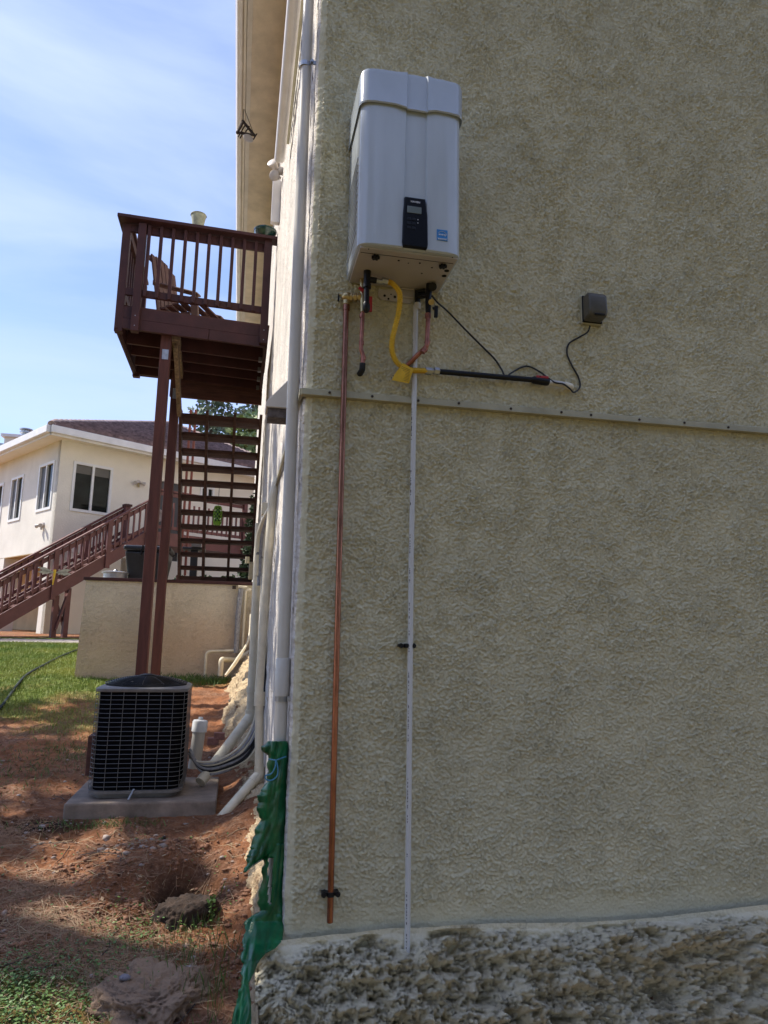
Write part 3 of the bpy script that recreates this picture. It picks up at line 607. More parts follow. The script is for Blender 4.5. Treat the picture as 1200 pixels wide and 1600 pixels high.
# ------------------------------------------------------------------ plumbing below the heater
def tubeobj(name, pts, r, mt, parent, seg=12): return MB().tube(pts, r, seg).build(name, mt, parent, smooth=True)
Yc = -.045
cw = thing('copper_pipe', 'long bright copper discharge pipe running down the wall from the brass valve', 'pipe', (.197, Yc, .09))
tubeobj('pipe', [at(541, 478, Y=Yc), at(530, 870, Y=Yc), at(515.5, 1441, Y=Yc)], .0125, M_copper, cw, 16)
tubeobj('collar', [at(541.2, 476, Y=Yc), at(541, 485, Y=Yc)], .0155, M_copper, cw, 16)
tubeobj('opening', [at(515.5, 1440.5, Y=Yc), at(515.5, 1441.8, Y=Yc)], .010, M_hole, cw, 12)
def clamp(parent, x, y, Y, r):
    p = at(x, y, Y=Y); b = MB(); b.tube([p+Vector((0, 0, -.009)), p+Vector((0, 0, .009))], r, 14).box((p.x-.034, Y-.004, p.z-.006), (p.x+.034, -.006, p.z+.006))
    o = b.build('clamp', M_black, parent, bevel=.001)
    for s in (-1, 1): MB().lathe([(.009, 0), (.011, .008), (.008, .018)], (p.x+s*.028, Y+.0, p.z), (0, -1, 0), 10).build('clamp_screw', M_black, o)
clamp(cw, 516.5, 1397, Yc, .0155)
brv = thing('brass_valve', 'brass relief valve with side lever joined to the hot water outlet', 'valve', at(541, 470, Y=Yc))
p = at(541.5, 465, Y=Yc); q = at(569, 464, Y=-.07)
MB().lathe([(.012, -.040), (.018, -.034), (.018, -.016), (.022, -.013), (.028, 0), (.024, .014), (.014, .021)], p, (0, 0, 1), 14).build('valve_body', M_brass, brv, smooth=True)
tubeobj('valve_neck', [p, q], .013, M_brass, brv); 
for t in (.25, .5, .75):
    c_ = p.lerp(q, t); d_ = (q-p).normalized(); MB().tube([c_-d_*.006, c_+d_*.008], .020, 6).build('nut', M_brass, brv)
MB().beam(p+Vector((-.035, 0, .014)), p+Vector((-.037, 0, -.022)), .006, .008, (1, 0, 0)).build('lever', M_black, brv); tubeobj('lever_pin', [p, p+Vector((-.035, 0, .01))], .004, M_brass, brv, 8)

hv = thing('hot_water_outlet', 'red handled valve with copper tail bending into black foam at the wall', 'valve', at(567, 470, Y=-.07))
Y1 = -.07
tubeobj('union', [at(566, 431, Y=Y1), at(566.5, 452, Y=Y1), at(567, 488, Y=Y1)], .0135, M_brass, hv)
MB().beam(at(561, 449, Y=Y1-.02), at(568, 455, Y=Y1-.02), .012, .014).build('red_handle', M_red, hv, bevel=.002)
MB().box(tuple(at(577, 487, Y=Y1)-Vector((.006, .006, 0))), tuple(at(581, 464, Y=Y1)+Vector((.002, .006, 0)))).build('red_handle', M_red, hv, bevel=.002)
tubeobj('copper_tail', bendpath([at(567, 486, Y=Y1), at(564, 546, Y=Y1), at(567.5, 556, Y=Y1), at(566.5, 568, Y=Y1)], .01), .0095, M_copperb, hv)
for q_ in ((565.6, 494), (564.7, 536), (567.6, 560)): p = at(*q_, Y=Y1); tubeobj('solder_collar', [p+Vector((0, 0, .008)), p-Vector((0, 0, .008))], .0115, M_copperb, hv)
tubeobj('foam_sleeve', bendpath([at(566.6, 568, Y=Y1), at(566, 578, Y=Y1), at(561, 586, Y=-.005)], .012), .0135, M_rubber, hv)

gs = thing('black_filter', 'black plastic sleeve standing below the heater left of the gas hose', 'valve', at(573, 487, Y=-.14)); Y2 = -.15
tubeobj('upper_sleeve', [at(574.5, 414, Y=Y2), at(574.5, 423, Y=Y2), at(574, 424, Y=Y2), at(573, 447, Y=Y2)], [.011, .012, .016, .0155], M_black, gs, 16)
tubeobj('ring', [at(573.2, 444, Y=Y2), at(573.1, 450, Y=Y2)], .0185, M_black, gs, 16)
tubeobj('lower_sleeve', [at(573, 447, Y=Y2), at(572.4, 474, Y=Y2)], .0125, M_black, gs, 16)
tubeobj('bulb_end', [at(572.4, 472, Y=Y2), at(572.4, 476, Y=Y2), at(572.4, 484, Y=Y2), at(572.4, 488, Y=Y2)], [.012, .0165, .0165, .008], M_black, gs, 16)
for s in (-1, 1): MB().box(tuple(at(574.5, 416, Y=Y2)+Vector((s*.018-.006, -.003, -.003))), tuple(at(574.5, 416, Y=Y2)+Vector((s*.018+.006, .003, .003)))).build('wing_tab', M_black, gs)

gh = thing('gas_hose', 'yellow corrugated gas hose curving down from heater to black pipe', 'hose', at(630, 500, Y=-.14)); Y3 = -.15
g0 = at(606, 441, Y=Y3)
tubeobj('black_nipple', [at(576, 437, Y=Y3), at(588, 438.5, Y=Y3)], .013, M_black, gh)
for a, b, r in ((588, 597, .013), (597, 606, .0165)): MB().tube([at(a, 438.7, Y=Y3), at(b, 440.5, Y=Y3)], r, 6).build('nut', M_galv, gh, bevel=.001)
hp = spline([at(604, 440, Y=Y3), at(613, 443, Y=Y3), at(624, 457, Y=Y3), at(624, 480, Y=-.14), at(619, 505, Y=-.12), at(613, 530, Y=-.1), at(613, 550, Y=-.09), at(621, 567, Y=-.08), at(636, 577, Y=-.07), at(651, 579, Y=-.06), at(667, 579.5, Y=-.055)], 26)
tubeobj('corrugated_hose', hp, [.0118+(.0017 if i % 3 == 0 else -.0006) for i in range(len(hp))], M_yellow, gh, 12)
for a, b, r in ((664, 674, .017), (674, 678, .012), (678, 686, .017)): MB().tube([at(a, 579.3, Y=-.052), at(b, 580.5, Y=-.05)], r, 6).build('nut', M_galv, gh, bevel=.001)
tg = [at(630, 567, Y=-.092), at(646, 577, Y=-.088), at(639, 599, Y=-.075), at(612, 594, Y=-.08), at(617, 584, Y=-.086)]
tgo = MB().prism(tg, (0, .0012, 0)).build('tag', M_yellow, gh)
b = MB()
for k in range(9):
    t = k/9+.06; a_ = at(628-(628-616)*t, 571+(591-571)*t, Y=-.0905+.012*t); c_ = at(641-(641-638)*t, 577+(597-577)*t, Y=-.0890+.011*t); b.beam(a_, c_, .0006, .0012)
b.build('tag_print', M_twig, tgo)

ga = thing('gas_pipe', 'black iron gas pipe lying level along the wall with valve at its right end', 'pipe', at(770, 590, Y=-.05)); Y4 = -.05
tubeobj('pipe', [at(685, 580.5, Y=Y4), at(832, 593.5, Y=Y4)], .0125, M_black, ga, 14)
tubeobj('coupling', [at(831, 593.4, Y=Y4), at(834, 593.8, Y=Y4), at(855, 597, Y=Y4), at(858, 597.2, Y=Y4)], [.014, .018, .018, .014], M_black, ga, 14)
MB().beam(at(838, 588, Y=-.062), at(857, 590, Y=-.062), .006, .012).build('valve_handle', M_red, ga, bevel=.002)
tubeobj('valve_stem', [at(843, 594, Y=Y4), at(843, 587, Y=-.06)], .008, M_black, ga, 8)
ws = thing('pipe_stub', 'short white pipe stub with elbow entering the wall beside a rust stain', 'pipe', at(880, 603, Y=-.03))
tubeobj('stub', [at(857, 597.6, Y=Y4), at(884, 602, Y=Y4)], .0145, M_pvc, ws, 14)
tubeobj('elbow', bendpath([at(881, 601.2, Y=Y4), at(891, 604, Y=Y4), at(892, 606, Y=-.0)], .014), .0165, M_pvcream, ws, 14)
pv = thing('condensate_pipe', 'thin white printed pipe dropping from heater to the rough footing', 'pipe', (.506, Yc, -.09))
M_pvp = bpy.data.materials.new('printed_pvc'); M_pvp.use_nodes = True
_n = M_pvp.node_tree.nodes; _l = M_pvp.node_tree.links; _p = _n['Principled BSDF']; _p.inputs['Roughness'].default_value = .35
_t = _n.new('ShaderNodeTexCoord'); _s = _n.new('ShaderNodeSeparateXYZ'); _l.new(_t.outputs['Object'], _s.inputs[0])
def _m(op, a, b):
    q = _n.new('ShaderNodeMath'); q.operation = op
    for k, v in enumerate((a, b)):
        if isinstance(v, (int, float)): q.inputs[k].default_value = v
        else: _l.new(v, q.inputs[k])
    return q.outputs[0]
_z = _n.new('ShaderNodeTexNoise'); _z.noise_dimensions = '1D'; _z.inputs['Scale'].default_value = 90; _z.inputs['Detail'].default_value = 1; _l.new(_s.outputs[2], _z.inputs['W'])
_z2 = _n.new('ShaderNodeTexNoise'); _z2.noise_dimensions = '1D'; _z2.inputs['Scale'].default_value = 7; _l.new(_s.outputs[2], _z2.inputs['W'])
_side = _m('LESS_THAN', _m('ABSOLUTE', _m('ADD', _s.outputs[0], .0080), 0), .0014)
_f = _m('MULTIPLY', _m('MULTIPLY', _m('GREATER_THAN', _z.outputs[0], .5), _m('GREATER_THAN', _z2.outputs[0], .50)), _side)
_x = _n.new('ShaderNodeMix'); _x.data_type = 'RGBA'; _x.inputs[6].default_value = (.62, .61, .58, 1); _x.inputs[7].default_value = (.02, .02, .02, 1); _l.new(_f, _x.inputs[0]); _l.new(_x.outputs[2], _p.inputs['Base Color'])
zt = at(652, 478, Y=Yc).z; MB().tube([(.511, Yc, zt), (.506, Yc, 1.5), (.504, -.080, -.115)], .0115, 16).build('pipe', M_pvp, pv, smooth=True)
tubeobj('socket', [at(652, 484, Y=Yc), at(652.3, 474, Y=Yc)], .0155, M_pvc, pv, 14)
tubeobj('black_adapter', [at(652.3, 476, Y=Yc), at(652.3, 456, Y=Yc), at(665, 455, Y=-.06)], .014, M_black, pv, 12)
clamp(pv, 636, 1009, Yc, .015)

cw2 = thing('cold_water_inlet', 'dark valve cluster with copper pipe angled left into the wall', 'valve', at(668, 470, Y=-.1)); Y5 = -.10
tubeobj('filter', [at(673, 432, Y=Y5), at(671, 440, Y=Y5), at(669, 470, Y=Y5), at(669, 497, Y=Y5)], [.011, .015, .014, .011], M_black, cw2, 14)
tubeobj('filter_cap', [at(676, 448, Y=-.13), at(676, 448, Y=-.10)], .019, M_black, cw2, 16)
tubeobj('side_port', [at(668, 462, Y=Y5), at(654, 463, Y=-.06)], .012, M_black, cw2, 12)
tubeobj('gauge', [at(674, 472, Y=-.125), at(674, 472, Y=-.10)], .0135, M_brass, cw2, 16)
MB().beam(at(676, 482, Y=-.12), at(684, 480, Y=-.12), .01, .012).build('lever', M_black, cw2, bevel=.002); MB().beam(at(681.5, 478, Y=-.12), at(681, 496, Y=-.12), .012, .016, (1, 0, 0)).build('lever', M_black, cw2, bevel=.002)
tubeobj('nut', [at(668.5, 490, Y=Y5), at(668.5, 497, Y=Y5)], .0145, M_copperb, cw2, 6)
tubeobj('copper_pipe', bendpath([at(669, 496, Y=Y5), at(667, 541, Y=Y5-.005), at(650, 557, Y=-.07), at(616, 592, Y=-.0)], .012), .0105, M_copperb, cw2)
for q_ in ((667.6, 535), (664, 546), (661, 549)): p = at(*q_, Y=Y5); tubeobj('solder_collar', [p+Vector((0.003, 0, .006)), p-Vector((0.003, 0, .006))], .0128, M_copperb, cw2)
tubeobj('wall_hole', [at(616, 592, Y=-.018), at(616, 592, Y=-.010)], .017, M_rubber, cw2, 12)

cb = thing('power_cable', 'thin black cable looping from the heater to the outlet cover', 'cable', at(760, 550, Y=-.05))
tubeobj('cable_run', spline([at(675, 462, Y=-.14), at(684, 473, Y=-.12), at(700, 487, Y=-.08), at(725, 513, Y=-.05), at(752, 540, Y=-.035), at(772, 560, Y=-.03), at(783, 576, Y=-.03), at(790, 588, Y=-.055), at(800, 582, Y=-.04), at(815, 574, Y=-.03), at(828, 573, Y=-.03), at(845, 582, Y=-.035), at(858, 592, Y=-.055), at(868, 598, Y=-.067), at(880, 600, Y=-.074), at(890, 607, Y=-.074), at(897, 613, Y=-.06), at(906, 605, Y=-.03), at(904, 590, Y=-.028), at(893, 570, Y=-.028), at(886, 552, Y=-.028), at(889, 537, Y=-.03), at(905, 527, Y=-.04), at(918, 519, Y=-.05), at(922, 509, Y=-.06)], 8), .0042, M_cable, cb, 8)
oc = thing('outlet_cover', 'dark weatherproof outlet cover on the wall right of the heater', 'outlet box', (1.39, -.012, 2.75))
MB().box((1.334, -.038, 2.692), (1.442, -.010, 2.836)).build('back_plate', M_trim, oc, bevel=.004)
b = MB(); b.prism([(1.340, -0.038, 2.700), (1.340, -0.101, 2.706), (1.340, -0.114, 2.735), (1.340, -0.108, 2.815), (1.340, -0.086, 2.830), (1.340, -0.038, 2.830)], (.096, 0, 0)); b.build('cover', M_outlet, oc, smooth=True, bevel=.012, bseg=3)
MB().box((1.338, -.046, 2.698), (1.439, -.0385, 2.833)).build('gasket', M_black, oc, bevel=.002); MB().box((1.365, -.121, 2.706), (1.415, -.108, 2.714)).build('latch', M_black, oc, bevel=.002)

# ------------------------------------------------------------------ torn green sheet round the foot of the corner pipe
L_ = [(1158, 418, 449), (1168, 408, 451), (1174, 410, 451), (1180, 420, 450), (1200, 418, 450), (1222, 418, 450), (1232, 410, 450), (1243, 402, 450), (1254, 404, 450), (1266, 402, 449), (1280, 407, 449), (1300, 398, 448), (1322, 392, 448), (1331, 389, 436), (1338, 387, 420), (1346, 385, 406), (1355, 383, 393), (1363, 382, 384)]
L2 = [(1318, 419, 448), (1334, 415, 447), (1350, 411, 447), (1380, 409, 445), (1410, 402, 444), (1424, 407, 443), (1436, 386, 443), (1442, 381, 443), (1455, 384, 443), (1470, 378, 441), (1482, 380, 430), (1490, 377, 415), (1498, 375, 408), (1506, 381, 402), (1520, 377, 397), (1536, 378, 388), (1550, 374, 390), (1570, 369, 392), (1600, 362, 393), (1640, 350, 395)]
gs_ = thing('green_sheet', 'torn green plastic sheet wrapped around the foot of the corner pipe', 'plastic sheet', (-.03, .0, 0))
def sheet(rows, name, hole=None, ybase=None, cols=22, sub=5):
    R2 = []
    for a, b in zip(rows, rows[1:]):
        for k in range(sub):
            t = k/sub; R2.append([a[i]*(1-t)+b[i]*t for i in range(3)])
    R2.append(list(rows[-1])); V = []; 
    for i, (y, xl, xr) in enumerate(R2):
        for j in range(cols):
            u = j/(cols-1); jag = (mnoise.noise(Vector((y*.09, 0, 3)))*4+mnoise.noise(Vector((y*.31, 0, 7)))*2.2)*(1-u)**3; x = xl+jag+(xr-xl)*u
            Yb = ybase(y); edge = .035*(abs(2*u-1)**3)*(1-.6*(y > 1430))
            f = abs(mnoise.noise(Vector((x*.095+y*.012, y*.006, 1.7))))*.026+abs(mnoise.noise(Vector((x*.09+y*.035, y*.012, 5))))*.014
            V.append(at(x, y, Y=min(Yb+edge-f, .12)))
    n = len(R2); F = []
    for i in range(n-1):
        for j in range(cols-1):
            y = R2[i][0]; x = R2[i][1]+(R2[i][2]-R2[i][1])*(j+.5)/(cols-1)
            if hole and hole(x, y): continue
            F.append((i*cols+j, i*cols+j+1, (i+1)*cols+j+1, (i+1)*cols+j))
    o = quick_mesh(name, np.array([tuple(v-ORG[gs_]) for v in V]), F, M_tarp, gs_, smooth=False)
    s = o.modifiers.new('solid', 'SOLIDIFY'); s.thickness = .0012; return o
sheet(L_, 'upper_sheet', None, lambda y: .030)
sheet(L2, 'lower_sheet', lambda x, y: (1338 < y < 1412) and abs(x-(423.5-(y-1338)*.03)) < 3.9*(1-.5*(y-1338)/74), lambda y: float(np.interp(y, [1330, 1440, 1475, 1500, 1540, 1640], [.032, .02, -.06, -.15, -.24, -.30])))
b = MB(); pt = at(431, 1187, Y=-.02); b.tube([at(420, 1186, Y=.02), at(431, 1188, Y=-.03), at(447, 1182, Y=.02)], .003, 6)
b.tube(spline([at(431, 1187, Y=-.035), at(434, 1200, Y=-.04), at(433, 1212, Y=-.045), at(425, 1219, Y=-.045), at(416, 1218, Y=-.04), at(415, 1212, Y=-.04), at(424, 1209, Y=-.04), at(430, 1198, Y=-.04), at(431, 1188, Y=-.035)], 6), .0028, 6)
b.build('cord', M_string, gs_, smooth=True)

# ------------------------------------------------------------------ condenser on its pad
pad = tag(MB().box((-1.19, 1.85, .0), (-.282, 2.62, .14)).build('concrete_pad', M_concrete, None, bevel=.012), 'square brown concrete pad carrying the condenser unit', 'concrete pad')
CX, CY, CW, CR, ZB, ZT = -.797, 2.225, .285, .085, .185, .80
ac = thing('air_conditioner', 'dark caged air conditioner condenser standing on a concrete pad', 'air conditioner', (CX, CY, .14))
def rsq(w, r, z, n=7):
    o = []
    for k, (sx, sy) in enumerate(((1, 1), (-1, 1), (-1, -1), (1, -1))):
        for i in range(n):
            a = k*pi/2+i/(n-1)*pi/2; o.append((CX+sx*(w-r)+r*cos(a), CY+sy*(w-r)+r*sin(a), z))
    return o
def ring_solid(levels, name, mt, bevel=0, caps=True):
    b = MB(); n = len(levels[0]); vs = [p for l in levels for p in l]; fs = [(i*n+k, i*n+(k+1) % n, (i+1)*n+(k+1) % n, (i+1)*n+k) for i in range(len(levels)-1) for k in range(n)]
    if caps: fs += [tuple(range(n))[::-1], tuple((len(levels)-1)*n+k for k in range(n))]
    return b.add(vs, fs).build(name, mt, ac, smooth=True)
ring_solid([rsq(CW-.02, .08, ZB), rsq(CW-.02, .08, ZT)], 'coil', M_acdark)
ring_solid([rsq(CW-.03, .08, .142), rsq(CW-.03, .08, .165), rsq(CW+.004, CR, .172), rsq(CW+.004, CR, .190)], 'base_pan', M_acrim)
ring_solid([rsq(CW+.004, CR, ZT-.004), rsq(CW+.006, CR, ZT-.001), rsq(CW+.006, CR, ZT+.016), rsq(CW-.012, CR, ZT+.026)], 'top_rim', M_acrim)
wz = None
for k in range(21):
    z = ZB+.03+k*(ZT-ZB-.055)/20
    if wz is None: P = rsq(CW, CR, z); wz = MB().tube(P+[P[0]], .0018, 5, False).build('guard_wire', M_steel, ac); z0 = z
    else: rep(wz, (0, 0, z-z0))
peri = rsq(CW+.003, CR, 0, 9)
pts = []; 
for a, b in zip(peri, peri[1:]+peri[:1]):
    a, b = Vector(a), Vector(b); L = (b-a).length; pts.append((a, b, L))
tot = sum(p[2] for p in pts); nW = 28; vw = None
for k in range(nW):
    s = tot*k/nW
    for a, b, L in pts:
        if s <= L: p = a.lerp(b, s/L); break
        s -= L
    if vw is None: vw = MB().tube([(p.x, p.y, ZB), (p.x, p.y, ZT)], .0019, 5, False).build('guard_wire', M_steel, ac); p0_ = p
    else: rep(vw, (p.x-p0_.x, p.y-p0_.y, 0))
# fan guard dome
gd = MB()
for k in range(16):
    r = .05+k*.0145; z = ZT+.036+.05*(1-(r/.28)**2); gd.tube([(CX+r*cos(a), CY+r*sin(a), z) for a in np.linspace(0, 2*pi, 33)], .0028, 5, False)
for k in range(12):
    a = k*pi/6; gd.tube([(CX+r*cos(a), CY+r*sin(a), ZT+.036+.05*(1-(r/.28)**2)) for r in (.03, .12, .2, .27)], .0035, 5)
gd.build('fan_guard', M_black, ac, smooth=True)
MB().lathe([(.05, 0), (.05, .012), (.02, .018)], (CX, CY, ZT+.08), (0, 0, 1), 16).build('fan_cap', M_black, ac)
MB().lathe([(.265, 0), (.265, .006)], (CX, CY, ZT+.026), (0, 0, 1), 28).build('fan_well', M_hole, ac)
fb = MB()
for k in range(3):
    a = k*2*pi/3; fb.beam((CX+.03*cos(a), CY+.03*sin(a), ZT+.04), (CX+.22*cos(a), CY+.22*sin(a), ZT+.045), .09, .004, (sin(a)*.3, -cos(a)*.3, 1))
fb.build('fan_blade', M_acrim, ac)
MB().beam((CX+.0, CY-CW-.004, .20), (CX-.025, CY-CW-.045, .145), .012, .006).build('hold_down_strap', M_galv, ac)
MB().box((CX-CW-.05, CY-.1, .25), (CX-CW-.005, CY+.08, .5)).build('service_box', M_deckold, ac, bevel=.004)

# ------------------------------------------------------------------ raised terrace: retaining wall and what stands on it
RY = 6.78
a0, a1 = at(135, 904, Y=RY), at(115, 1066, Y=RY); rz = a0.z
rw = thing('retaining_wall', 'low cream stucco retaining wall under the deck, stained orange at its foot', 'wall', (a1.x, RY, .5))
b = MB(); b.prism([(a1.x, RY, .52), (a0.x, RY, rz-.02), (WX, RY, rz-.02), (WX, RY, .40)], (0, 3.3, 0)); b.build('wall_block', M_cream, rw)
MB().box((a0.x-.03, RY-.03, rz-.019), (WX, RY+.14, rz+.022)).build('wood_cap', M_deck, rw, bevel=.003)
TZ = rz-.019
tp = MB().box((a0.x, RY+.14, TZ-.0005), (WX, 10.05, TZ+.008)); tag(tp.build('terrace_paving', M_concrete, None), kind='structure')
# terrace continuing right of the stairs toward neighbouring yard
bx_ = at(233, 880, Y=7.7); bn = thing('trash_bin', 'black wheeled trash bin with rounded lid on the terrace behind the post', 'bin', (bx_.x, 7.7, TZ))
w_ = .30; zt_ = at(233, 853, Y=7.7).z
b = MB(); b.add([(bx_.x+s*w_*k, 7.7+t*w_*k, z) for z, k in ((TZ, .78), (zt_-.11, 1.0)) for s, t in ((-1, -1), (1, -1), (1, 1), (-1, 1))], [(0, 3, 2, 1), (4, 5, 6, 7), (0, 1, 5, 4), (1, 2, 6, 5), (2, 3, 7, 6), (3, 0, 4, 7)]); b.build('bin_body', M_bin, bn, bevel=.03, bseg=3)
MB().box((bx_.x-w_-.02, 7.7-w_-.03, zt_-.105), (bx_.x+w_+.02, 7.7+w_+.02, zt_-.03)).build('bin_lid', M_bin, bn, bevel=.03, bseg=3)
MB().tube([(bx_.x-.08, 7.7-w_-.035, zt_-.17), (bx_.x-.06, 7.7-w_-.035, zt_-.04), (bx_.x-.02, 7.7-.1, zt_-.01)], .012, 8).build('strap', M_black, bn)
MB().tube([(bx_.x-w_-.02, 7.7+w_, zt_-.1), (bx_.x+w_+.02, 7.7+w_, zt_-.1)], .018, 10).build('handle_bar', M_bin, bn)
dr = at(180, 900, Y=7.3); zt2 = at(180, 893, Y=7.3).z
dm = thing('galvanised_can', 'low round galvanised can lid resting on the terrace edge', 'can', (dr.x, 7.3, TZ))
MB().lathe([(.15, 0), (.155, zt2-TZ-.03), (.16, zt2-TZ-.028)], (dr.x, 7.3, TZ), (0, 0, 1), 24).build('can_body', M_galv, dm, smooth=True)
MB().lathe([(.175, zt2-TZ-.03), (.178, zt2-TZ-.012), (.13, zt2-TZ), (.03, zt2-TZ+.008), (.015, zt2-TZ+.03)], (dr.x, 7.3, TZ), (0, 0, 1), 24).build('lid', M_galv, dm, smooth=True)
tb = at(304, 880, Y=9.4); tt = at(300, 858, Y=9.4)
tbl = thing('pedestal_stand', 'dark pedestal stand seen between the lower stair treads', 'stand', (tb.x, 9.4, TZ))
MB().box((tt.x-.15, 9.25, tt.z-.02), (tt.x+.22, 9.55, tt.z+.02)).build('top', M_bin, tbl, bevel=.01); MB().box((tb.x-.07, 9.33, TZ), (tb.x+.05, 9.45, tt.z-.02)).build('pedestal', M_bin, tbl, bevel=.01); MB().box((tt.x, 9.2, tt.z+.02), (tt.x+.16, 9.34, tt.z+.09)).build('box', M_acrim, tbl)

# pipes on the right end of the retaining wall
rp = thing('hose_bib_pipes', 'cream water pipes with tap against the right end of the retaining wall', 'pipes', (-.15, RY, 1.3))
Yr = RY-.08
MB().tube(bendpath([at(392, 922, Y=Yr), at(384, 922, Y=Yr), at(379, 1012, Y=Yr)], .03), .018, 10).build('riser', M_pvcream, rp, smooth=True)
MB().tube(bendpath([at(380, 1016, Y=Yr), at(326, 1018, Y=Yr-.05), at(322, 1022, Y=Yr-.05), at(320, 1062, Y=Yr-.05)], .04), .019, 10).build('branch_pipe', M_pvcream, rp, smooth=True)
MB().tube(bendpath([at(392, 1018, Y=Yr), at(368, 1032, Y=Yr-.05), at(346, 1030, Y=Yr-.3), at(344, 1056, Y=Yr-.3)], .04), .034, 12).build('branch_pipe', M_pvcream, rp, smooth=True)
MB().tube([at(377, 920, Y=Yr), at(372, 960, Y=Yr-.02), at(369, 1020, Y=Yr-.02)], .035, 12).build('wrapped_pipe', M_insul, rp, smooth=True)
MB().tube([at(372, 917, Y=Yr), at(386, 918, Y=Yr)], .02, 10).build('tap_body', M_pvcream, rp); MB().box(tuple(at(363, 920, Y=Yr)), tuple(at(369, 915, Y=Yr)+Vector((0, .05, 0)))).build('tap_handle', M_twig, rp)
for k in range(2): MB().tube(spline([at(392, 960+k*12, Y=6.2), at(388, 1000, Y=6.0), at(370, 1030+k*4, Y=5.6), at(352, 1056, Y=5.3)], 6), .014, 8).build('hose', M_pvcream, rp, smooth=True)
eb = at(392, 893, Y=RY+.3); o = thing('electric_box', 'small cream electric box on the side wall above the retaining wall', 'electric box', (eb.x, RY+.3, eb.z))
MB().box((eb.x-.03, RY+.2, eb.z-.11), (WX, RY+.36, eb.z+.11)).build('box_body', M_trim, o, bevel=.008); MB().box((eb.x-.035, RY+.19, eb.z+.112), (WX, RY+.37, eb.z+.125)).build('box_lid', M_trim, o)
MB().tube([at(387, 870, Y=RY), at(386, 880, Y=RY)], .03, 10).build('conduit_head', M_trim, o)

# ------------------------------------------------------------------ upper deck
DY0, DY1, DX0, DX1, DZ = 5.2, 6.78, -1.72, -.02, 4.87
dk = thing('deck', 'dark red raised wooden deck on tall posts against the side wall', 'deck', ((DX0+DX1)/2, DY0, .4))
ln = 0.045  # boards drop slightly toward the house, as in the photo
def tz(x): return -(x-DX0)/(DX1-DX0)*.07
def board(name, p, q, w, h, mt=M_deck, bevel=.003, up=(0, 0, 1)): return MB().beam(p, q, w, h, up).build(name, mt, dk, bevel=bevel)
board('skirt_board', (DX0, DY0, 4.80), (-.06, DY0, 4.80+tz(-.06)), .04, .14); 
sk2 = [(DX0, -.72), (-.715, -.06)]
for xa, xb in sk2: board('skirt_board', (xa, DY0-.003, 4.665+tz(xa)), (xb, DY0-.003, 4.665+tz(xb)), .04, .125)
board('side_rim', (DX0-.022, DY0-.02, 4.80), (DX0-.022, DY1, 4.80), .04, .14); board('side_rim', (DX0-.024, DY0-.02, 4.665), (DX0-.024, DY1, 4.665), .04, .125)
board('trim_moulding', (DX0-.035, DY0-.045, 4.60), (DX0-.035, DY1, 4.60), .03, .03)
# deck planks, joists with hangers, ledger and beam
pk = None
for k in range(11):
    y = DY0+.08+k*.143
    if pk is None: pk = board('deck_board', (DX0, y, 4.885), (DX1, y, 4.885+tz(DX1)), .136, .03, M_deckold)
    else: rep(pk, (0, k*.143, 0))
js = None
for k in range(5):
    y = DY0+.1+k*.36
    if k == 0: continue
    if js is None: js = board('joist', (DX0+.02, y, 4.70), (-.08, y, 4.70+tz(-.08)), .04, .19, M_deck); jh = MB().box((-.125, y-.026, 4.53), (-.082, y+.026, 4.585)).build('joist_hanger', M_galv, dk); y0_ = y
    else: rep(js, (0, y-y0_, 0)); rep(jh, (0, y-y0_, 0))
board('ledger', (-.06, DY0, 4.66), (-.06, DY1, 4.66), .04, .25); 
board('stair_header', (-1.28, DY1-.03, 4.42), (-.04, DY1-.03, 4.40), .05, .17, M_deckold); board('stair_header', (-1.28, DY1-.01, 4.57), (-.04, DY1-.01, 4.55), .05, .16, M_deckold); board('rear_rim', (DX0, DY1, 4.72), (-.08, DY1, 4.68), .04, .24)
# posts
def post(x, y, z0, z1, w, mt): return MB().box((x-w/2, y-w/2, z0), (x+w/2, y+w/2, z1)).build('support_post', mt, dk, bevel=.006)
post(-1.205, DY0+.12, .2, 4.66, .118, M_deckpost); post(-1.175, DY1-.32, .3, 4.66, .110, M_deckpost)
MB().box((-1.235, DY0+.052, 4.30), (-1.165, DY0+.060, 4.42)).build('post_bracket', M_galv, dk); MB().box((-1.205, DY1-.383, 4.20), (-1.135, DY1-.376, 4.34)).build('post_bracket', M_galv, dk)
MB().beam((-1.10, DY0+.12, 4.62), (-1.14, DY1-.32, 4.55), .09, .10).build('cross_tie', M_raw, dk); MB().beam((-1.10, DY0+.2, 4.55), (-1.10, DY1-.4, 4.0), .05, .13).build('knee_brace', M_raw, dk)
# railing
def rail_post(x, y): return MB().box((x-.045, y-.045, 4.56), (x+.045, y+.045, 5.90)).build('rail_post', M_deck, dk, bevel=.004)
rail_post(-1.545, DY0-.04); rail_post(-.085, DY0-.04); rail_post(DX0-.01, DY0+.02); rail_post(DX0-.01, DY1-.05)
board('rail_cap', (DX0-.10, DY0-.05, 5.945), (.04, DY0-.05, 5.945+tz(.04)*.7), .16, .038); board('rail_cap', (DX0-.03, DY0-.128, 5.944), (DX0-.03, DY1, 5.944), .155, .038)
board('top_rail', (DX0+.02, DY0+.0, 5.86), (-.05, DY0+.0, 5.81), .04, .10); board('bottom_rail', (DX0+.02, DY0, 5.06), (-.05, DY0, 5.00), .04, .085)
board('top_rail', (DX0, DY0+.06, 5.86), (DX0, DY1, 5.86), .04, .10); board('bottom_rail', (DX0, DY0+.06, 5.06), (DX0, DY1, 5.06), .04, .085)
bl = None
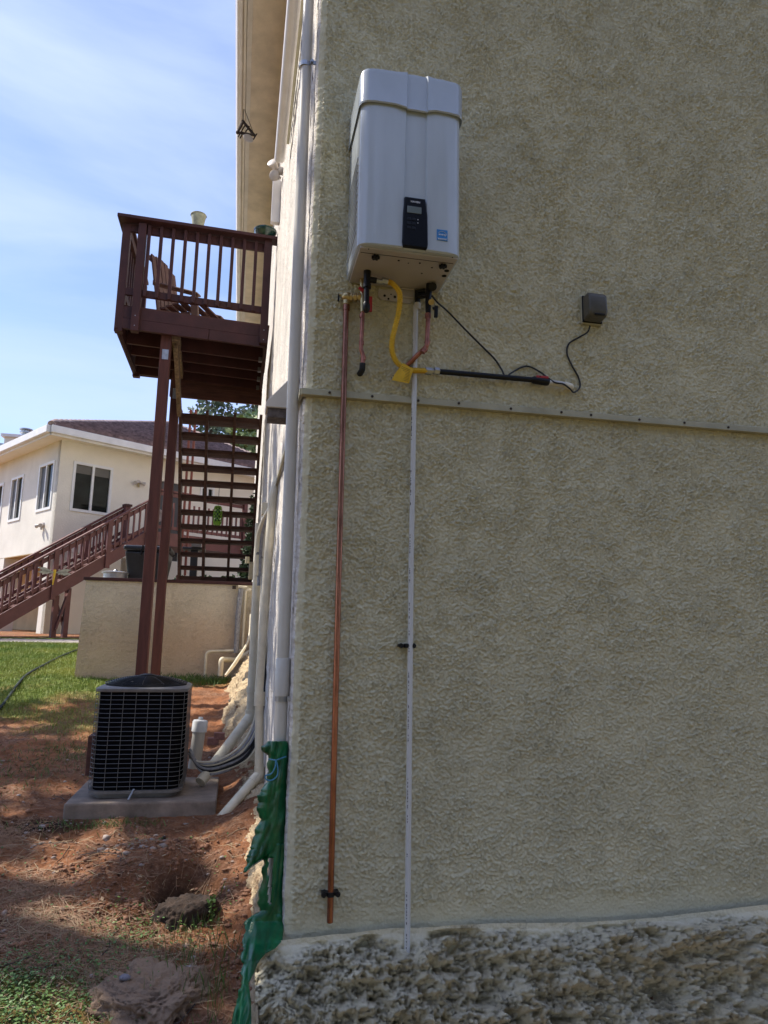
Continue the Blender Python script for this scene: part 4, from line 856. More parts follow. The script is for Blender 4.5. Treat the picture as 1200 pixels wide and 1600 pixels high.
for k in range(10):
    x = -1.47+.138*k
    if bl is None: bl = MB().box((x-.019, DY0-.062, 5.00), (x+.019, DY0-.024, 5.90)).build('baluster', M_deck, dk, bevel=.003)
    else: rep(bl, (k*.138, 0, -.004*k))
for k in range(9): rep(bl, (DX0-.035+1.47, .22+k*.15, 0))
sc = MB().lathe([(.006, 0), (.006, .003)], (-1.545, DY0-.086, 4.62), (0, -1, 0), 8).build('bolt', M_galv, dk)
for x, z in ((-1.545, 4.74), (-.085, 4.60), (-.085, 4.72)): rep(sc, (x+1.545, 0, z-4.62))

# deck furniture
ch = thing('adirondack_chair', 'slatted wooden armchair facing right behind the deck railing', 'chair', (-1.1, 5.75, DZ))
cy0, cy1 = 5.50, 6.10
P0 = at(262, 478, Y=5.75); P1 = at(247, 397, Y=5.75)
for k in range(6):
    y = cy0+.05+k*.10; dz = -.05*abs(k-2.5)/2.5
    MB().beam((P0.x, y, P0.z-.25), (P1.x, y, P1.z+dz), .085, .02, (1, 0, .3)).build('back_slat', M_chair, ch, bevel=.003)
for t in (.35, .85): p = Vector((P0.x, 0, P0.z)).lerp(Vector((P1.x, 0, P1.z)), t); MB().box((p.x-.05, cy0, p.z-.03), (p.x-.02, cy1, p.z+.03)).build('back_brace', M_chair, ch)
for y in (cy0-.03, cy1+.03):
    A = at(253, 440, Y=5.5); B = at(331, 473, Y=5.5)
    MB().tube([(A.x, y, A.z), ((A.x*2+B.x)/3, y, A.z*.75+B.z*.25-.02), (B.x, y, B.z)], .02, 8).build('arm_edge', M_chairlt, ch)
    MB().beam((A.x, y, A.z+.01), (B.x, y, B.z+.01), .11, .025).build('arm', M_chairlt, ch, bevel=.01)
    MB().beam((B.x-.06, y, B.z), (B.x-.03, y, DZ+.01), .09, .04, (0, 1, 0)).build('front_leg', M_chairlt, ch, bevel=.005)
    MB().beam((P0.x-.05, y, DZ+.02), (B.x-.1, y, B.z-.25), .03, .10).build('seat_rail', M_chair, ch)
for k in range(6): x = P0.x+.05+k*.085; MB().beam((x, cy0, DZ+.2+k*.02), (x, cy1, DZ+.2+k*.02), .075, .02).build('seat_slat', M_chair, ch)
ch.rotation_euler.z = radians(-24)
bp = at(309, 357, Y=DY0-.05); bk_ = thing('bucket', 'small weathered pale green bucket standing on the deck rail', 'bucket', (bp.x, DY0-.05, 5.93))
MB().lathe([(.062, 0), (.064, .01), (.088, .15), (.094, .152), (.094, .160), (.086, .160), (.082, .13)], (bp.x, DY0-.05, 5.945), (0, 0, 1), 24).build('bucket_body', M_pot, bk_, smooth=True)
MB().tube([(bp.x+.095*cos(a), DY0-.05+.03*sin(a), 5.945+.15+.02*sin(a)) for a in np.linspace(-.2, pi+.2, 14)], .004, 6).build('bail', M_twig, bk_)
bp = at(414, 372, Y=DY0-.03); bo_ = thing('planter_bowl', 'dark green glazed bowl planter at the right end of the deck rail', 'planter', (bp.x, DY0-.03, 5.90))
MB().lathe([(.075, 0), (.08, .01), (.10, .03), (.105, .04), (.115, .05), (.12, .07), (.130, .08), (.133, .10), (.14, .105), (.14, .118), (.125, .12), (.12, .10)], (bp.x, DY0-.03, 5.905), (0, 0, 1), 28).build('bowl', M_bowl, bo_, smooth=True)
MB().lathe([(.118, 0), (.10, .03), (.05, .05), (.01, .055)], (bp.x, DY0-.03, 6.0), (0, 0, 1), 20).build('soil', M_peb, bo_, smooth=True)

# open stairs behind, going down away from the camera
stc = thing('staircase', 'open wooden staircase descending behind the deck posts, seen from beneath', 'staircase', (-.6, 8, TZ))
s0 = Vector((0, 6.92, 4.20)); s1 = Vector((0, 8.75, TZ)); tx0, tx1 = -1.14, -.03
def on(t): return s0.lerp(s1, t)
nT = 12
for k in range(nT):
    t = (k+.4)/(nT+.2); p = on(t)
    for j in range(2): MB().box((tx0, p.y-.03+j*.150, p.z-.024), (tx1, p.y+.115+j*.150, p.z+.024)).build('tread', M_tread, stc, bevel=.004)
    if k in (0,): MB().box((tx0, p.y-.04, p.z-.02), (tx1, p.y-.022, p.z+.05)).build('riser', M_tread, stc)
for x in (tx0+.005, -.775, -.395, tx1-.005):
    MB().prism([(x-.019, s0.y-.10, s0.z+.0), (x-.019, s0.y+.1, s0.z+.02), (x-.019, s1.y+.12, s1.z+.03), (x-.019, s1.y-.14, s1.z)], (.038, 0, 0)).build('stringer', M_tread, stc)
MB().box((tx0, 8.5, TZ+.09), (tx1, 8.54, TZ+.22)).build('kick_board', M_tread, stc)
MB().box((tx0-.07, DY1+.02, TZ), (tx0-.01, DY1+.07, 4.3)).build('side_post', M_deck, stc)
# tall lit posts seen through the treads
pf = thing('post_frame', 'pair of tall bright reddish posts seen through the open stairs', 'posts', (-1.2, 9.3, TZ))
for px_ in (284.5, 292.5):
    p = at(px_, 845, Y=9.5); MB().box((p.x-.019, 9.47, TZ+.3), (p.x+.019, 9.53, 5.0)).build('post', mat('sunlit_redwood', (.24, .075, .05), .7, .15, 8), pf)  # brighter red than the frame's bars, sunlight painted into the posts
p = at(288, 846, Y=9.5); MB().box((p.x-.09, 9.48, p.z-.03), (p.x+.09, 9.52, p.z+.01)).build('cross_bar', M_stairN, pf); MB().box((p.x-.09, 9.47, TZ), (p.x-.05, 9.53, TZ+.3)).build('foot', M_stairN, pf)
# hanging lime lantern
lp = at(340, 806, Y=7.6)
lt = thing('lantern', 'small lime green lattice lantern hanging in the stairs', 'lantern', lp)
hh = .135
b = MB()
for s in (1, -1):
    for k in range(8):
        b.tube([(lp.x+.062*(1-.25*abs(2*t-1)**3)*cos(2*pi*k/8+s*t*pi*1.1), lp.y+.062*cos(0)*(1-.25*abs(2*t-1)**3)*sin(2*pi*k/8+s*t*pi*1.1), lp.z-hh+2*hh*t) for t in np.linspace(0, 1, 10)], .005, 5)
b.build('lattice', M_lime, lt); MB().lathe([(.045, -hh), (.05, -hh+.05), (.04, -hh+.055)], lp, (0, 0, 1), 16).build('base', M_lime, lt); MB().lathe([(.05, hh-.01), (.04, hh+.01)], lp, (0, 0, 1), 16).build('top', M_lime, lt)
MB().lathe([(.036, -hh+.05), (.036, hh-.02)], lp, (0, 0, 1), 12).build('glass', M_bowl, lt); MB().tube([lp+Vector((0, 0, hh)), lp+Vector((0, 0, .45))], .003, 4).build('cord', M_twig, lt)

# ------------------------------------------------------------------ neighbouring house
K = at(97, 687, Y=14.5); an = radians(55)
dR = Vector((sin(an), cos(an), 0)); nR = Vector((cos(an), -sin(an), 0)); dL = Vector((-nR.x, -nR.y, 0)); nL = -dR
gz0 = 1.0
nh = thing('neighbour_house', 'cream stucco house with brown tiled hip roof beyond the lawn', 'house', (K.x, K.y, gz0))
TOPZ, BOTZ = K.z, 2.93
def WP(s, z, face, off=0): return (Vector((K.x, K.y, 0))+(dR if face == 'R' else dL)*s+(nR if face == 'R' else nL)*off)+Vector((0, 0, z))
def pR(x, y, off=0): p = atp(x, y, np.array(WP(0, 0, 'R', off)), np.array(nR)); return (p-K).dot(dR), p.z
def pL(x, y, off=0): p = atp(x, y, np.array(WP(0, 0, 'L', off)), np.array(nL)); return (p-K).dot(dL), p.z
def panel(name, face, s0, s1, z0, z1, o0, o1, mt, parent, bevel=0):
    return MB().prism([WP(s0, z0, face, o0), WP(s1, z0, face, o0), WP(s1, z1, face, o0), WP(s0, z1, face, o0)], (nR if face == 'R' else nL)*(o1-o0)).build(name, mt, parent, bevel=bevel)
LEN_R, LEN_L = 12.5, 9.
# walls with real window openings: strips between openings
def wall_open(face, s0, s1, z0, z1, ops, mt, th=.16):
    b = MB(); cuts = sorted(set([s0, s1]+[o[0] for o in ops]+[o[1] for o in ops])); n_ = nR if face == 'R' else nL
    for a, c in zip(cuts, cuts[1:]):
        zz = [(z0, z1)]
        for o in ops:
            if o[0] <= a+1e-6 and o[1] >= c-1e-6: zz = [(z0, o[2]), (o[3], z1)]
        for u, v in zz: b.prism([WP(a, u, face, 0), WP(c, u, face, 0), WP(c, v, face, 0), WP(a, v, face, 0)], -n_*th)
    return b.build('wall', mt, nh)
opR = [(.34, 1.28, 3.92, 5.08), (2.36, 3.25, 2.95, 5.0), (4.9, 5.75, 4.35, 4.95)]
s_a, z_a = pR(334, 766); s_b, z_b = pR(313, 778)
opR[2] = (s_b, s_a, z_b-.0, z_a+.05)
opL = [(.28, 1.15, 3.94, 5.08), (2.17, 2.97, 3.86, 5.0), (3.56, 4.36, 3.80, 4.96)]
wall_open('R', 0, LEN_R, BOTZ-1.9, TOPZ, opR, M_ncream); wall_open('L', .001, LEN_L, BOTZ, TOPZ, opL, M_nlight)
panel('floor_edge', 'L', .0, LEN_L, BOTZ-.02, BOTZ-.003, -1.6, -.0, M_ntan, nh)
panel('recessed_wall', 'L', 0, LEN_L, .7, BOTZ-.02, -1.9, -1.7, M_ntan, nh)
cc_ = MB().prism([WP(-.0, .6, 'L', .0), WP(.42, .6, 'L', .0), WP(.36, BOTZ, 'L', 0), WP(0, BOTZ, 'L', 0)], -nL*.38).build('column', M_nlight, nh); 
panel('column', 'L', 2.95, 3.35, .6, BOTZ, -.38, .0, M_nlight, nh)
MB().prism([WP(.1, 0, 'R', -.2)+Vector((0, 0, .5)), WP(LEN_R, 0.5, 'R', -.2), WP(LEN_R, 0.5, 'R', -8), WP(LEN_L, .5, 'L', -.2)], (0, 0, .5)).build('slab', M_concrete, nh)
MB().prism([WP(.3, 3.0, 'R', -1.2), WP(LEN_R, 3.0, 'R', -1.2), WP(LEN_R, 3.0, 'R', -6), WP(.3, 3.0, 'R', -6)], (0, 0, 2.5)).build('interior', M_door, nh)
def window(face, o, split=.5, screen=None, blind=False):
    s0, s1, z0, z1 = o; fr = .045; n_ = nR if face == 'R' else nL; b = MB()
    def bar(a, c, u, v): b.prism([WP(a, u, face, -.05), WP(c, u, face, -.05), WP(c, v, face, -.05), WP(a, v, face, -.05)], n_*.07)
    bar(s0-.02, s0+fr, z0-.02, z1+.02); bar(s1-fr, s1+.02, z0-.02, z1+.02); bar(s0+fr, s1-fr, z0-.02, z0+fr); bar(s0+fr, s1-fr, z1-fr, z1+.02)
    m_ = s0+(s1-s0)*split; bar(m_-.028, m_+.028, z0+fr, z1-fr); w = b.build('window', M_white, nh)
    for k, (a, c) in enumerate(((s0+fr, m_-.028), (m_+.028, s1-fr))):
        MB().prism([WP(a, z0+fr, face, -.03), WP(c, z0+fr, face, -.03), WP(c, z1-fr, face, -.03), WP(a, z1-fr, face, -.03)], -n_*.008).build('pane', M_screen if screen == k else M_glass, w)
    if blind: MB().prism([WP(s0+fr, z1-.17, face, -.045), WP(s1-fr, z1-.17, face, -.045), WP(s1-fr, z1-fr, face, -.045), WP(s0+fr, z1-fr, face, -.045)], -n_*.01).build('blind', M_acrim, w)
    return w
w1 = window('R', opR[0], .5, None, False)
MB().prism([WP(.40, 4.83, 'R', -.027), WP(1.22, 4.83, 'R', -.027), WP(1.22, 5.03, 'R', -.027), WP(.40, 5.03, 'R', -.027)], nR*.003).build('blind', mat('raised_blind', (.13, .12, .10), .5, .1, 5), w1)
window('R', opR[2], .5, None)
window('L', opL[0], .5, 1); window('L', opL[1], .5, 1); window('L', opL[2], .5, 1)
dd = panel('door', 'R', opR[1][0], opR[1][1], opR[1][2], opR[1][3], -.10, -.06, M_door, nh)
MB().lathe([(.15, 0), (.17, .015), (.10, .03), (.08, .02)], WP(2.62, 4.1, 'R', -.055), nR, 16).build('wreath', M_peb, dd)
# eaves, fascia, roof
OV = .45; FZ0 = at(83, 681, Y=K.y-1.147*OV).z; FZ1 = FZ0+.21
C0 = WP(0, 0, 'R')+nR*OV+nL*OV; C0.z = 0
def EP(s, z, face, off): return C0+(dR if face == 'R' else dL)*s+(nR if face == 'R' else nL)*off+Vector((0, 0, z))
EL = LEN_R+2*OV
for face, n_, ln_ in (('R', nR, EL), ('L', nL, LEN_L)):
    MB().prism([EP(0, FZ0, face, 0), EP(ln_, FZ0, face, 0), EP(ln_, FZ1, face, 0), EP(0, FZ1, face, 0)], -n_*.03).build('fascia', M_gutter, nh)
    kin = Vector((K.x, K.y, TOPZ)); MB().prism([EP(0, FZ0+.004, face, -.002), EP(ln_, FZ0+.004, face, -.002), EP(ln_, TOPZ, face, -OV-.02), kin-(nR+nL)*.02], (0, 0, .02)).build('soffit', M_ncream, nh)
    MB().prism([EP(0, FZ0+.05, face, 0.), EP(ln_, FZ0+.05, face, 0.), EP(ln_, FZ1+.01, face, 0.), EP(0, FZ1+.01, face, 0.)], n_*.09).build('gutter', M_gutter, nh, bevel=.01)
SL = .40
pn = Vector((0, 0, 1))*1.0+nR*SL; pn.normalize(); E0 = EP(0, FZ1, 'R', 0); E1 = EP(EL, FZ1, 'R', 0)
APEX = atp(268, 664, np.array(E0), np.array(pn)); Q = atp(406, 719, np.array(E0), np.array(pn))
def on_eave(a, b):
    # continue the line a->b down the roof plane to the eave
    h = (b.z-FZ1)/(a.z-b.z); return b+(b-a)*h
E1 = on_eave(APEX, Q); 
Lr = (E1-E0).dot(dR); hA = APEX.z-FZ1; sA = (APEX-E0).dot(dR)
tiles = MB(); ncs = int(hA/SL*sqrt(1+SL*SL)/.24)
roofV = []; roofF = []
for k in range(ncs):
    f0, f1 = k/ncs, (k+1)/ncs
    a0_, b0_ = E0.lerp(APEX, f0), E1.lerp(APEX, f0); a1_, b1_ = E0.lerp(APEX, f1), E1.lerp(APEX, f1); L0 = (b0_-a0_).length; nn = max(4, int(L0/.14)); base = len(roofV)
    for j in range(nn+1):
        u = j/nn; bump_ = .028*(j % 2)+random.uniform(-.010, .010)
        for (P_, zz) in ((a0_.lerp(b0_, u), -.01), (a0_.lerp(b0_, u), .105+bump_), (a1_.lerp(b1_, u), .012+bump_)): roofV.append(tuple(P_+pn*zz-Vector(ORG[nh])))
    for j in range(nn):
        i = base+3*j; roofF += [(i, i+3, i+4, i+1), (i+1, i+4, i+5, i+2)]
ro = quick_mesh('roof_tiles', roofV, roofF, M_tile, nh); ro['kind'] = 'stuff'; ro['label'] = 'overlapping brown clay tiles'
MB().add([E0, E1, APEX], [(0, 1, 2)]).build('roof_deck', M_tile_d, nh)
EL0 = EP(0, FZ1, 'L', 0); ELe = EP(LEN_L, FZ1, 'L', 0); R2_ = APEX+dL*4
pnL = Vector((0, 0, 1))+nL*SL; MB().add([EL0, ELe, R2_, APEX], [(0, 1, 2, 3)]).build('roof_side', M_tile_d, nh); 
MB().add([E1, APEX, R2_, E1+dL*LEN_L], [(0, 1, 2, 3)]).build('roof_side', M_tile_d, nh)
def ridge(a, b):
    n_ = int((b-a).length/.30); d = (b-a).normalized()
    for k in range(n_):
        p = a+d*(k*.30); MB().tube([p+Vector((0, 0, .03)), p+d*.31+Vector((0, 0, .055))], [.085, .105], 10).build('ridge_tile', M_tilecap, nh, smooth=True)
ridge(E0, APEX); ridge(E1, APEX)
# chimney
cq = at(34, 712, Y=19); ch_ = MB().box((cq.x-.42, 18.7, cq.z-1.2), (cq.x+.42, 19.4, at(34, 688, Y=19).z)).build('chimney', M_ncream, nh)
zt3 = at(34, 688, Y=19).z; MB().box((cq.x-.5, 18.62, zt3), (cq.x+.5, 19.48, zt3+.08)).build('chimney_cap', M_gutter, ch_); MB().lathe([(.11, .08), (.11, .2), (.17, .21), (.17, .25), (.11, .26), (.11, .30), (.18, .31), (.18, .34)], (cq.x+.05, 19, zt3), (0, 0, 1), 14).build('flue', M_galv, ch_)
# far left neighbour roof, just above the eave
fr_ = at(8, 706, Y=26); o = MB().prism([(fr_.x-3, 26, fr_.z-.6), (fr_.x+.9, 26, fr_.z-.6), (fr_.x+.4, 26, fr_.z+.15), (fr_.x-.1, 26, fr_.z+.33), (fr_.x-3, 26, fr_.z+.33)], (0, 3, 0)).build('metal_roof', M_galv, None); tag(o, 'rounded grey metal roof behind the chimney at the left edge', 'roof')
# wall lamps
def lamp(face, x, y, name, label):
    s, z = (pR if face == 'R' else pL)(x, y); n_ = nR if face == 'R' else nL; c = WP(s, z, face, .0); d_ = dR if face == 'R' else dL
    t = thing(name, label, 'light', c)
    MB().lathe([(.07, 0), (.06, .03)], c, n_, 14).build('mount', M_whitewing, t)
    for sg in (-1, 1):
        a = c+n_*.05+d_*sg*.03; MB().lathe([(.02, 0), (.035, .06), (.05, .13), (.045, .135)], a, (n_*.6+d_*sg*.9+Vector((0, 0, -.35))), 12).build('lamp_head', M_whitewing, t, smooth=True)
    MB().box(tuple(c+n_*.04+Vector((-.02, -.02, -.12))), tuple(c+n_*.04+Vector((.02, .02, -.02)))).build('sensor', M_brass if face == 'R' else M_whitewing, t)
lamp('R', 216, 754, 'floodlight', 'twin brass and white floodlight beside the dark door'); lamp('L', 68, 820, 'floodlight', 'twin floodlight on the dappled left wall of the neighbouring house')

# neighbour's outdoor stairs
S0 = at(0, 971, Y=12.2); So = Vector((S0.x, S0.y, 0)); nS = nR
def pS(x, y, off=0): p = atp(x, y, np.array(So+nS*off), np.array(nS)); return (p-So).dot(dR), p.z
def SP(s, z, off=0): return So+dR*s+nS*off+Vector((0, 0, z))
ns = thing('outdoor_stairs', 'long dark red staircase with balusters climbing to the neighbouring house', 'staircase', So+Vector((0, 0, 1)))
sa, za = pS(0, 971); sb, zb = pS(226, 841); slope = (zb-za)/(sb-sa)
def zs_(s): return za+slope*(s-sa)
SE = sb+.05; SB = sa-1.2
TH = pS(0, 959)[1]-pS(0, 983)[1]
for off in (0, -1.05):
    MB().prism([SP(SB, zs_(SB)-TH/2, off), SP(SE, zs_(SE)-TH/2, off), SP(SE, zs_(SE)+TH/2, off), SP(SB, zs_(SB)+TH/2, off)], nS*.05).build('stringer', M_stairN, ns, bevel=.004)
ntr = int((SE-SB)/.28)
for k in range(ntr):
    s = SB+.1+k*.28; z = zs_(s)+TH/2-.05; MB().prism([SP(s, z, -.02), SP(s+.30, z, -.02), SP(s+.30, z+.04, -.02), SP(s, z+.04, -.02)], -nS*.98).build('tread', mat('worn_tread', (.24, .13, .11), .7, .3, 8) if k == 0 else bpy.data.materials['worn_tread'], ns)
RH = pS(60, 873)[1]-zs_(pS(60, 873)[0])
def rail_line(off, hgt, w, h, name='handrail'): MB().beam(SP(SB, zs_(SB)+hgt, off), SP(SE, zs_(SE)+hgt, off), w, h).build(name, M_stairN, ns, bevel=.004)
s9, z9 = pS(110, 847); HR = z9-zs_(s9)
for off in (.03, -1.02): rail_line(off, HR, .12, .04); rail_line(off, HR-.10, .04, .09, 'top_rail'); rail_line(off, TH/2+.10, .04, .07, 'bottom_rail')
bal = None
nb = int((SE-SB)/.135)
for off in (.045, -1.0):
    for k in range(nb):
        s = SB+.1+k*.135
        if bal is None: bal = MB().prism([SP(s-.017, zs_(s)+TH/2+.02, off), SP(s+.017, zs_(s)+TH/2+.02, off), SP(s+.017, zs_(s)+HR-.05, off), SP(s-.017, zs_(s)+HR-.05, off)], nS*.035).build('baluster', M_stairN, ns); s00 = s; of0 = off
        else: rep(bal, dR*(s-s00)+nS*(off-of0)+Vector((0, 0, zs_(s)-zs_(s00))))
for px_, py_ in ((80, 935), (165, 880), (228, 845)):
    s, _ = pS(px_, py_)
    for off in (.04, -1.03): MB().prism([SP(s-.05, zs_(s)-TH/2-.02, off), SP(s+.05, zs_(s)-TH/2-.02, off), SP(s+.05, zs_(s)+HR+.0, off), SP(s-.05, zs_(s)+HR+.0, off)], nS*.06).build('newel_post', M_stairN, ns, bevel=.004)
s, _ = pS(232, 840)
for off in (-.98,):
    s, z = pS(197, 792, off); MB().prism([SP(s-.06, z-1., off), SP(s+.06, z-1., off), SP(s+.06, z, off), SP(s-.06, z, off)], nS*.12).build('newel_post', M_stairN, ns); MB().prism([SP(s-.085, z, off-.025), SP(s+.085, z, off-.025), SP(s+.085, z+.05, off-.025), SP(s-.085, z+.05, off-.025)], nS*.17).build('newel_cap', M_deck, ns)
# landing with railing
LZ = zs_(SE)+TH/2; LL = 2.6
MB().prism([SP(SE, LZ-.30, .05), SP(SE+LL, LZ-.30, .05), SP(SE+LL, LZ, .05), SP(SE, LZ, .05)], -nS*1.15).build('landing', M_stairN, ns)
for hgt, w, h, nme in ((.98, .12, .04, 'handrail'), (.90, .04, .08, 'top_rail'), (.12, .04, .07, 'bottom_rail')):
    MB().beam(SP(SE, LZ+hgt, .03), SP(SE+LL, LZ+hgt, .03), w, h).build(nme, M_stairN, ns)
for k in range(int(LL/.135)):
    s = SE+.06+k*.135; rep(bal, dR*(s-s00)+nS*(.03-of0)+Vector((0, 0, LZ+.08-(zs_(s00)+TH/2+.02))))
for s in (SE+LL,): MB().prism([SP(s-.05, LZ-.4, .0), SP(s+.05, LZ-.4, .0), SP(s+.05, LZ+1.0, .0), SP(s-.05, LZ+1.0, .0)], nS*.1).build('newel_post', M_stairN, ns)
# trestle under the stairs
sp1, _ = pS(88, 950); sp2, _ = pS(103, 950)
for px_ in (86, 104):
    s, _ = pS(px_, 950, -.1); MB().prism([SP(s-.05, .95, -.15), SP(s+.05, .95, -.15), SP(s+.05, zs_(s)-TH/2-.01, -.15), SP(s-.05, zs_(s)-TH/2-.01, -.15)], nS*.1).build('trestle_leg', M_stairN, ns)
a_, b_ = pS(84, 983, -.1), pS(106, 922, -.1); MB().beam(SP(a_[0], a_[1], -.03), SP(b_[0], b_[1], -.03), .04, .09, tuple(nS)).build('trestle_brace', M_stairN, ns)
a_, b_ = pS(86, 925, -.1), pS(103, 985, -.1); MB().beam(SP(a_[0], a_[1], -.18), SP(b_[0], b_[1], -.18), .04, .07, tuple(nS)).build('trestle_brace', M_stairN, ns)
# dragonfly ornament
s, z = pS(84, 897, .1); dfc = SP(s, z, .14); df = thing('dragonfly_ornament', 'metal dragonfly ornament with yellow body hung on the stair railing', 'ornament', dfc)
MB().tube([dfc+Vector((0, 0, .09)), dfc+Vector((0, 0, .04)), dfc+Vector((-.015, 0, -.22))], [.022, .028, .010], 8).build('dragonfly_body', M_yellow, df, smooth=True)
for sg in (-1, 1):
    for up_ in (.07, -.02):
        a = dfc+Vector((0, 0, .03)); e_ = a+dR*sg*.34+Vector((0, 0, up_+.01)); mid = a.lerp(e_, .6)
        MB().add([a, mid+Vector((0, 0, .045)), e_, mid-Vector((0, 0, .045)), a+nS*.006, mid+Vector((0, 0, .045))+nS*.006, e_+nS*.006, mid-Vector((0, 0, .045))+nS*.006], [(0, 1, 2, 3), (4, 7, 6, 5), (0, 4, 5, 1), (1, 5, 6, 2), (2, 6, 7, 3), (3, 7, 4, 0)]).build('wing', M_wing, df)

# garden hose across the lawn
hs = [(at(x, y, Z=.78)) for x, y in ((-20, 1052), (10, 1043), (40, 1033), (70, 1027), (100, 1023), (128, 1020))]
hs = [Vector((p.x, p.y, G(p.x, p.y)+.02)) for p in hs]
tag(MB().tube(spline(hs, 8), .015, 8).build('garden_hose', M_hose, None, smooth=True), 'dark hose curving across the sunlit lawn', 'hose')

# ------------------------------------------------------------------ vegetation
def leaf_cloud(name, centres, radii, n, size, mt, parent=None, flat=.6, seed=1, elong=1.6):
    r = np.random.default_rng(seed); centres = np.array(centres); radii = np.array(radii); w = radii[:, 0]**2; w = w/w.sum()
    i = r.choice(len(centres), n, p=w); d = r.normal(size=(n, 3)); d /= np.linalg.norm(d, axis=1)[:, None]; rad = r.uniform(.45, 1.08, n)[:, None]**.7
    C_ = centres[i]+d*rad*radii[i]
    a = r.normal(size=(n, 3)); a[:, 2] *= flat; a /= np.linalg.norm(a, axis=1)[:, None]; b = np.cross(a, r.normal(size=(n, 3))); b /= np.linalg.norm(b, axis=1)[:, None]
    s = size*r.uniform(.6, 1.4, n)[:, None]; a = a*s*elong/2; b = b*s/2
    V = np.stack([C_-a, C_-b*.9, C_+a, C_+b*.9], 1).reshape(-1, 3); F = np.arange(4*n).reshape(-1, 4)
    if parent is not None: V = V-np.array(ORG[parent])
    return quick_mesh(name, V, F, mt, parent)
def tree(label, base, height, spread, n, size, lm, seed, clumps=22, low=.3, name='tree'):
    r = random.Random(seed); t = thing(name, label, 'tree', base); B = Vector(base); tr_ = MB(); top_ = B+Vector((r.uniform(-.3, .3), r.uniform(-.3, .3), height*.92))
    pts_ = [B-Vector((0, 0, .3)), B.lerp(top_, .35)+Vector((r.uniform(-.2, .2), 0, 0)), B.lerp(top_, .7), top_]; r0 = height*.020+.05
    tr_.tube(spline(pts_, 4), [r0*(1-.93*i/12) for i in range(13)], 9); cs_ = []; rr = []
    for k in range(clumps):
        f = low+(1-low)*((k+.5)/clumps); a = k*2.399+r.uniform(-.3, .3); R_ = spread*(1-.75*((f-low)/(1-low))**1.3)*r.uniform(.55, 1.05); p = B+Vector((cos(a)*R_, sin(a)*R_, height*f+r.uniform(-.3, .3)))
        c0_ = B.lerp(top_, max(.1, f-.10)); tr_.tube([c0_, c0_.lerp(p, .5)+Vector((0, 0, .08)), p], [r0*.32, r0*.2, r0*.06], 5); cs_.append(tuple(p)); q = spread*r.uniform(.26, .42); rr.append((q, q, q*.6))
    cs_.append(tuple(top_)); rr.append((spread*.3, spread*.3, spread*.4))
    tr_.build('trunk', M_bark, t, smooth=True); leaf_cloud('crown', cs_, rr, n, size, lm, t, seed=seed); return t
# trees beyond the roof, seen through the stairs
def tpos(x, Y): p = at(x, 800, Y=Y); return (p.x, Y, 1.2)
tree('tall grey green tree left of the gap above the tiled roof', tpos(322, 34), 12.6, 2.4, 2300, .20, M_leafg, 11, 26)
tree('small dark conifer top between the two taller trees', tpos(352, 38), 12.4, 1.1, 900, .20, M_leafg, 12, 14)
tree('tall dark tree at the right above the tiled roof', tpos(394, 33), 12.4, 2.2, 2600, .20, M_leafg, 13, 26)
tree('pale green leafy tree low above the right roof slope', tpos(392, 27), 9.2, 2.0, 4200, .18, M_leafl, 14, 20)
# cypress
cb_ = at(388, 905, Y=12.5); cyb = thing('cypress', 'narrow dark cypress against the pale wall behind the stairs', 'tree', (cb_.x, 12.5, 1.0)); ctop = at(397, 768, Y=12.5).z
MB().tube([(cb_.x, 12.5, .9), (cb_.x+.05, 12.5, ctop-.3)], [.07, .02], 8).build('trunk', M_bark, cyb)
cs_ = []; rr = []
for k in range(16): f = k/15; cs_.append((cb_.x+.04+.03*sin(k*2), 12.5, 1.4+(ctop-1.6)*f)); q = .28*(1-f)**.7+.05; rr.append((q, q, .22))
leaf_cloud('crown', cs_, rr, 3200, .07, M_leafd, cyb, seed=5)
# low shrubs beyond the terrace
for k, (x, l) in enumerate(((300, 'low dark shrub at the left behind the stair foot'), (335, 'low dark shrub in the middle behind the stair foot'), (372, 'low dark shrub at the right behind the stair foot'))):
    p = at(x, 903, Y=11); t = thing('shrub', l, 'shrub', (p.x, 11, 1.0), 'shrubs beyond the terrace'); MB().tube([(p.x, 11, .9), (p.x, 11, 1.7)], .03, 6).build('stem', M_bark, t)
    leaf_cloud('foliage', [(p.x+.2*sin(j*2.1), 11+.1*cos(j), p.z-.25+.06*(j % 3)) for j in range(6)], [(.2, .2, .16)]*6, 1100, .06, M_leafd, t, seed=20+k)
# tall trees standing outside the left edge, which throw the dappled shade
SH = [((-7.6, 3.4), 13.5, 2.9), ((-8.6, 6.6), 13.0, 2.2), ((-9.3, -1.2), 14, 3.0), ((-12.5, 3.6), 16, 3.0)]
names_ = ['tall tree nearest the left side of the camera', 'tall tree beside the lawn, left of the frame', 'tall tree behind the left shoulder of the camera', 'tallest tree standing back from the left lawn', 'far tall tree at the left lawn edge']
for k, ((x, y), h_, sp_) in enumerate(SH): tree(names_[k], (x, y, G(x, y)), h_, sp_, (600, 900, 600, 900)[k], .25, M_leaf, 40+k, 34, .30)

# woods beyond the yard on the camera's side, mirrored in the windows and closing off the low sky
r = np.random.default_rng(88); cs_ = [(x+r.normal(0, 1), -15+r.normal(0, 2)-abs(x-3)*.05, z) for x in np.arange(-22, 30, 2.6) for z in (2.5, 5.5, 8.5, 11.0)]; rr = [(2.2, 2.2, 1.8)]*len(cs_)
wd_ = leaf_cloud('woods', cs_, rr, 8500, .62, M_leafd, None, seed=90); tag(wd_, 'dense dark woods standing beyond the yard behind the camera', 'woods', kind='stuff')
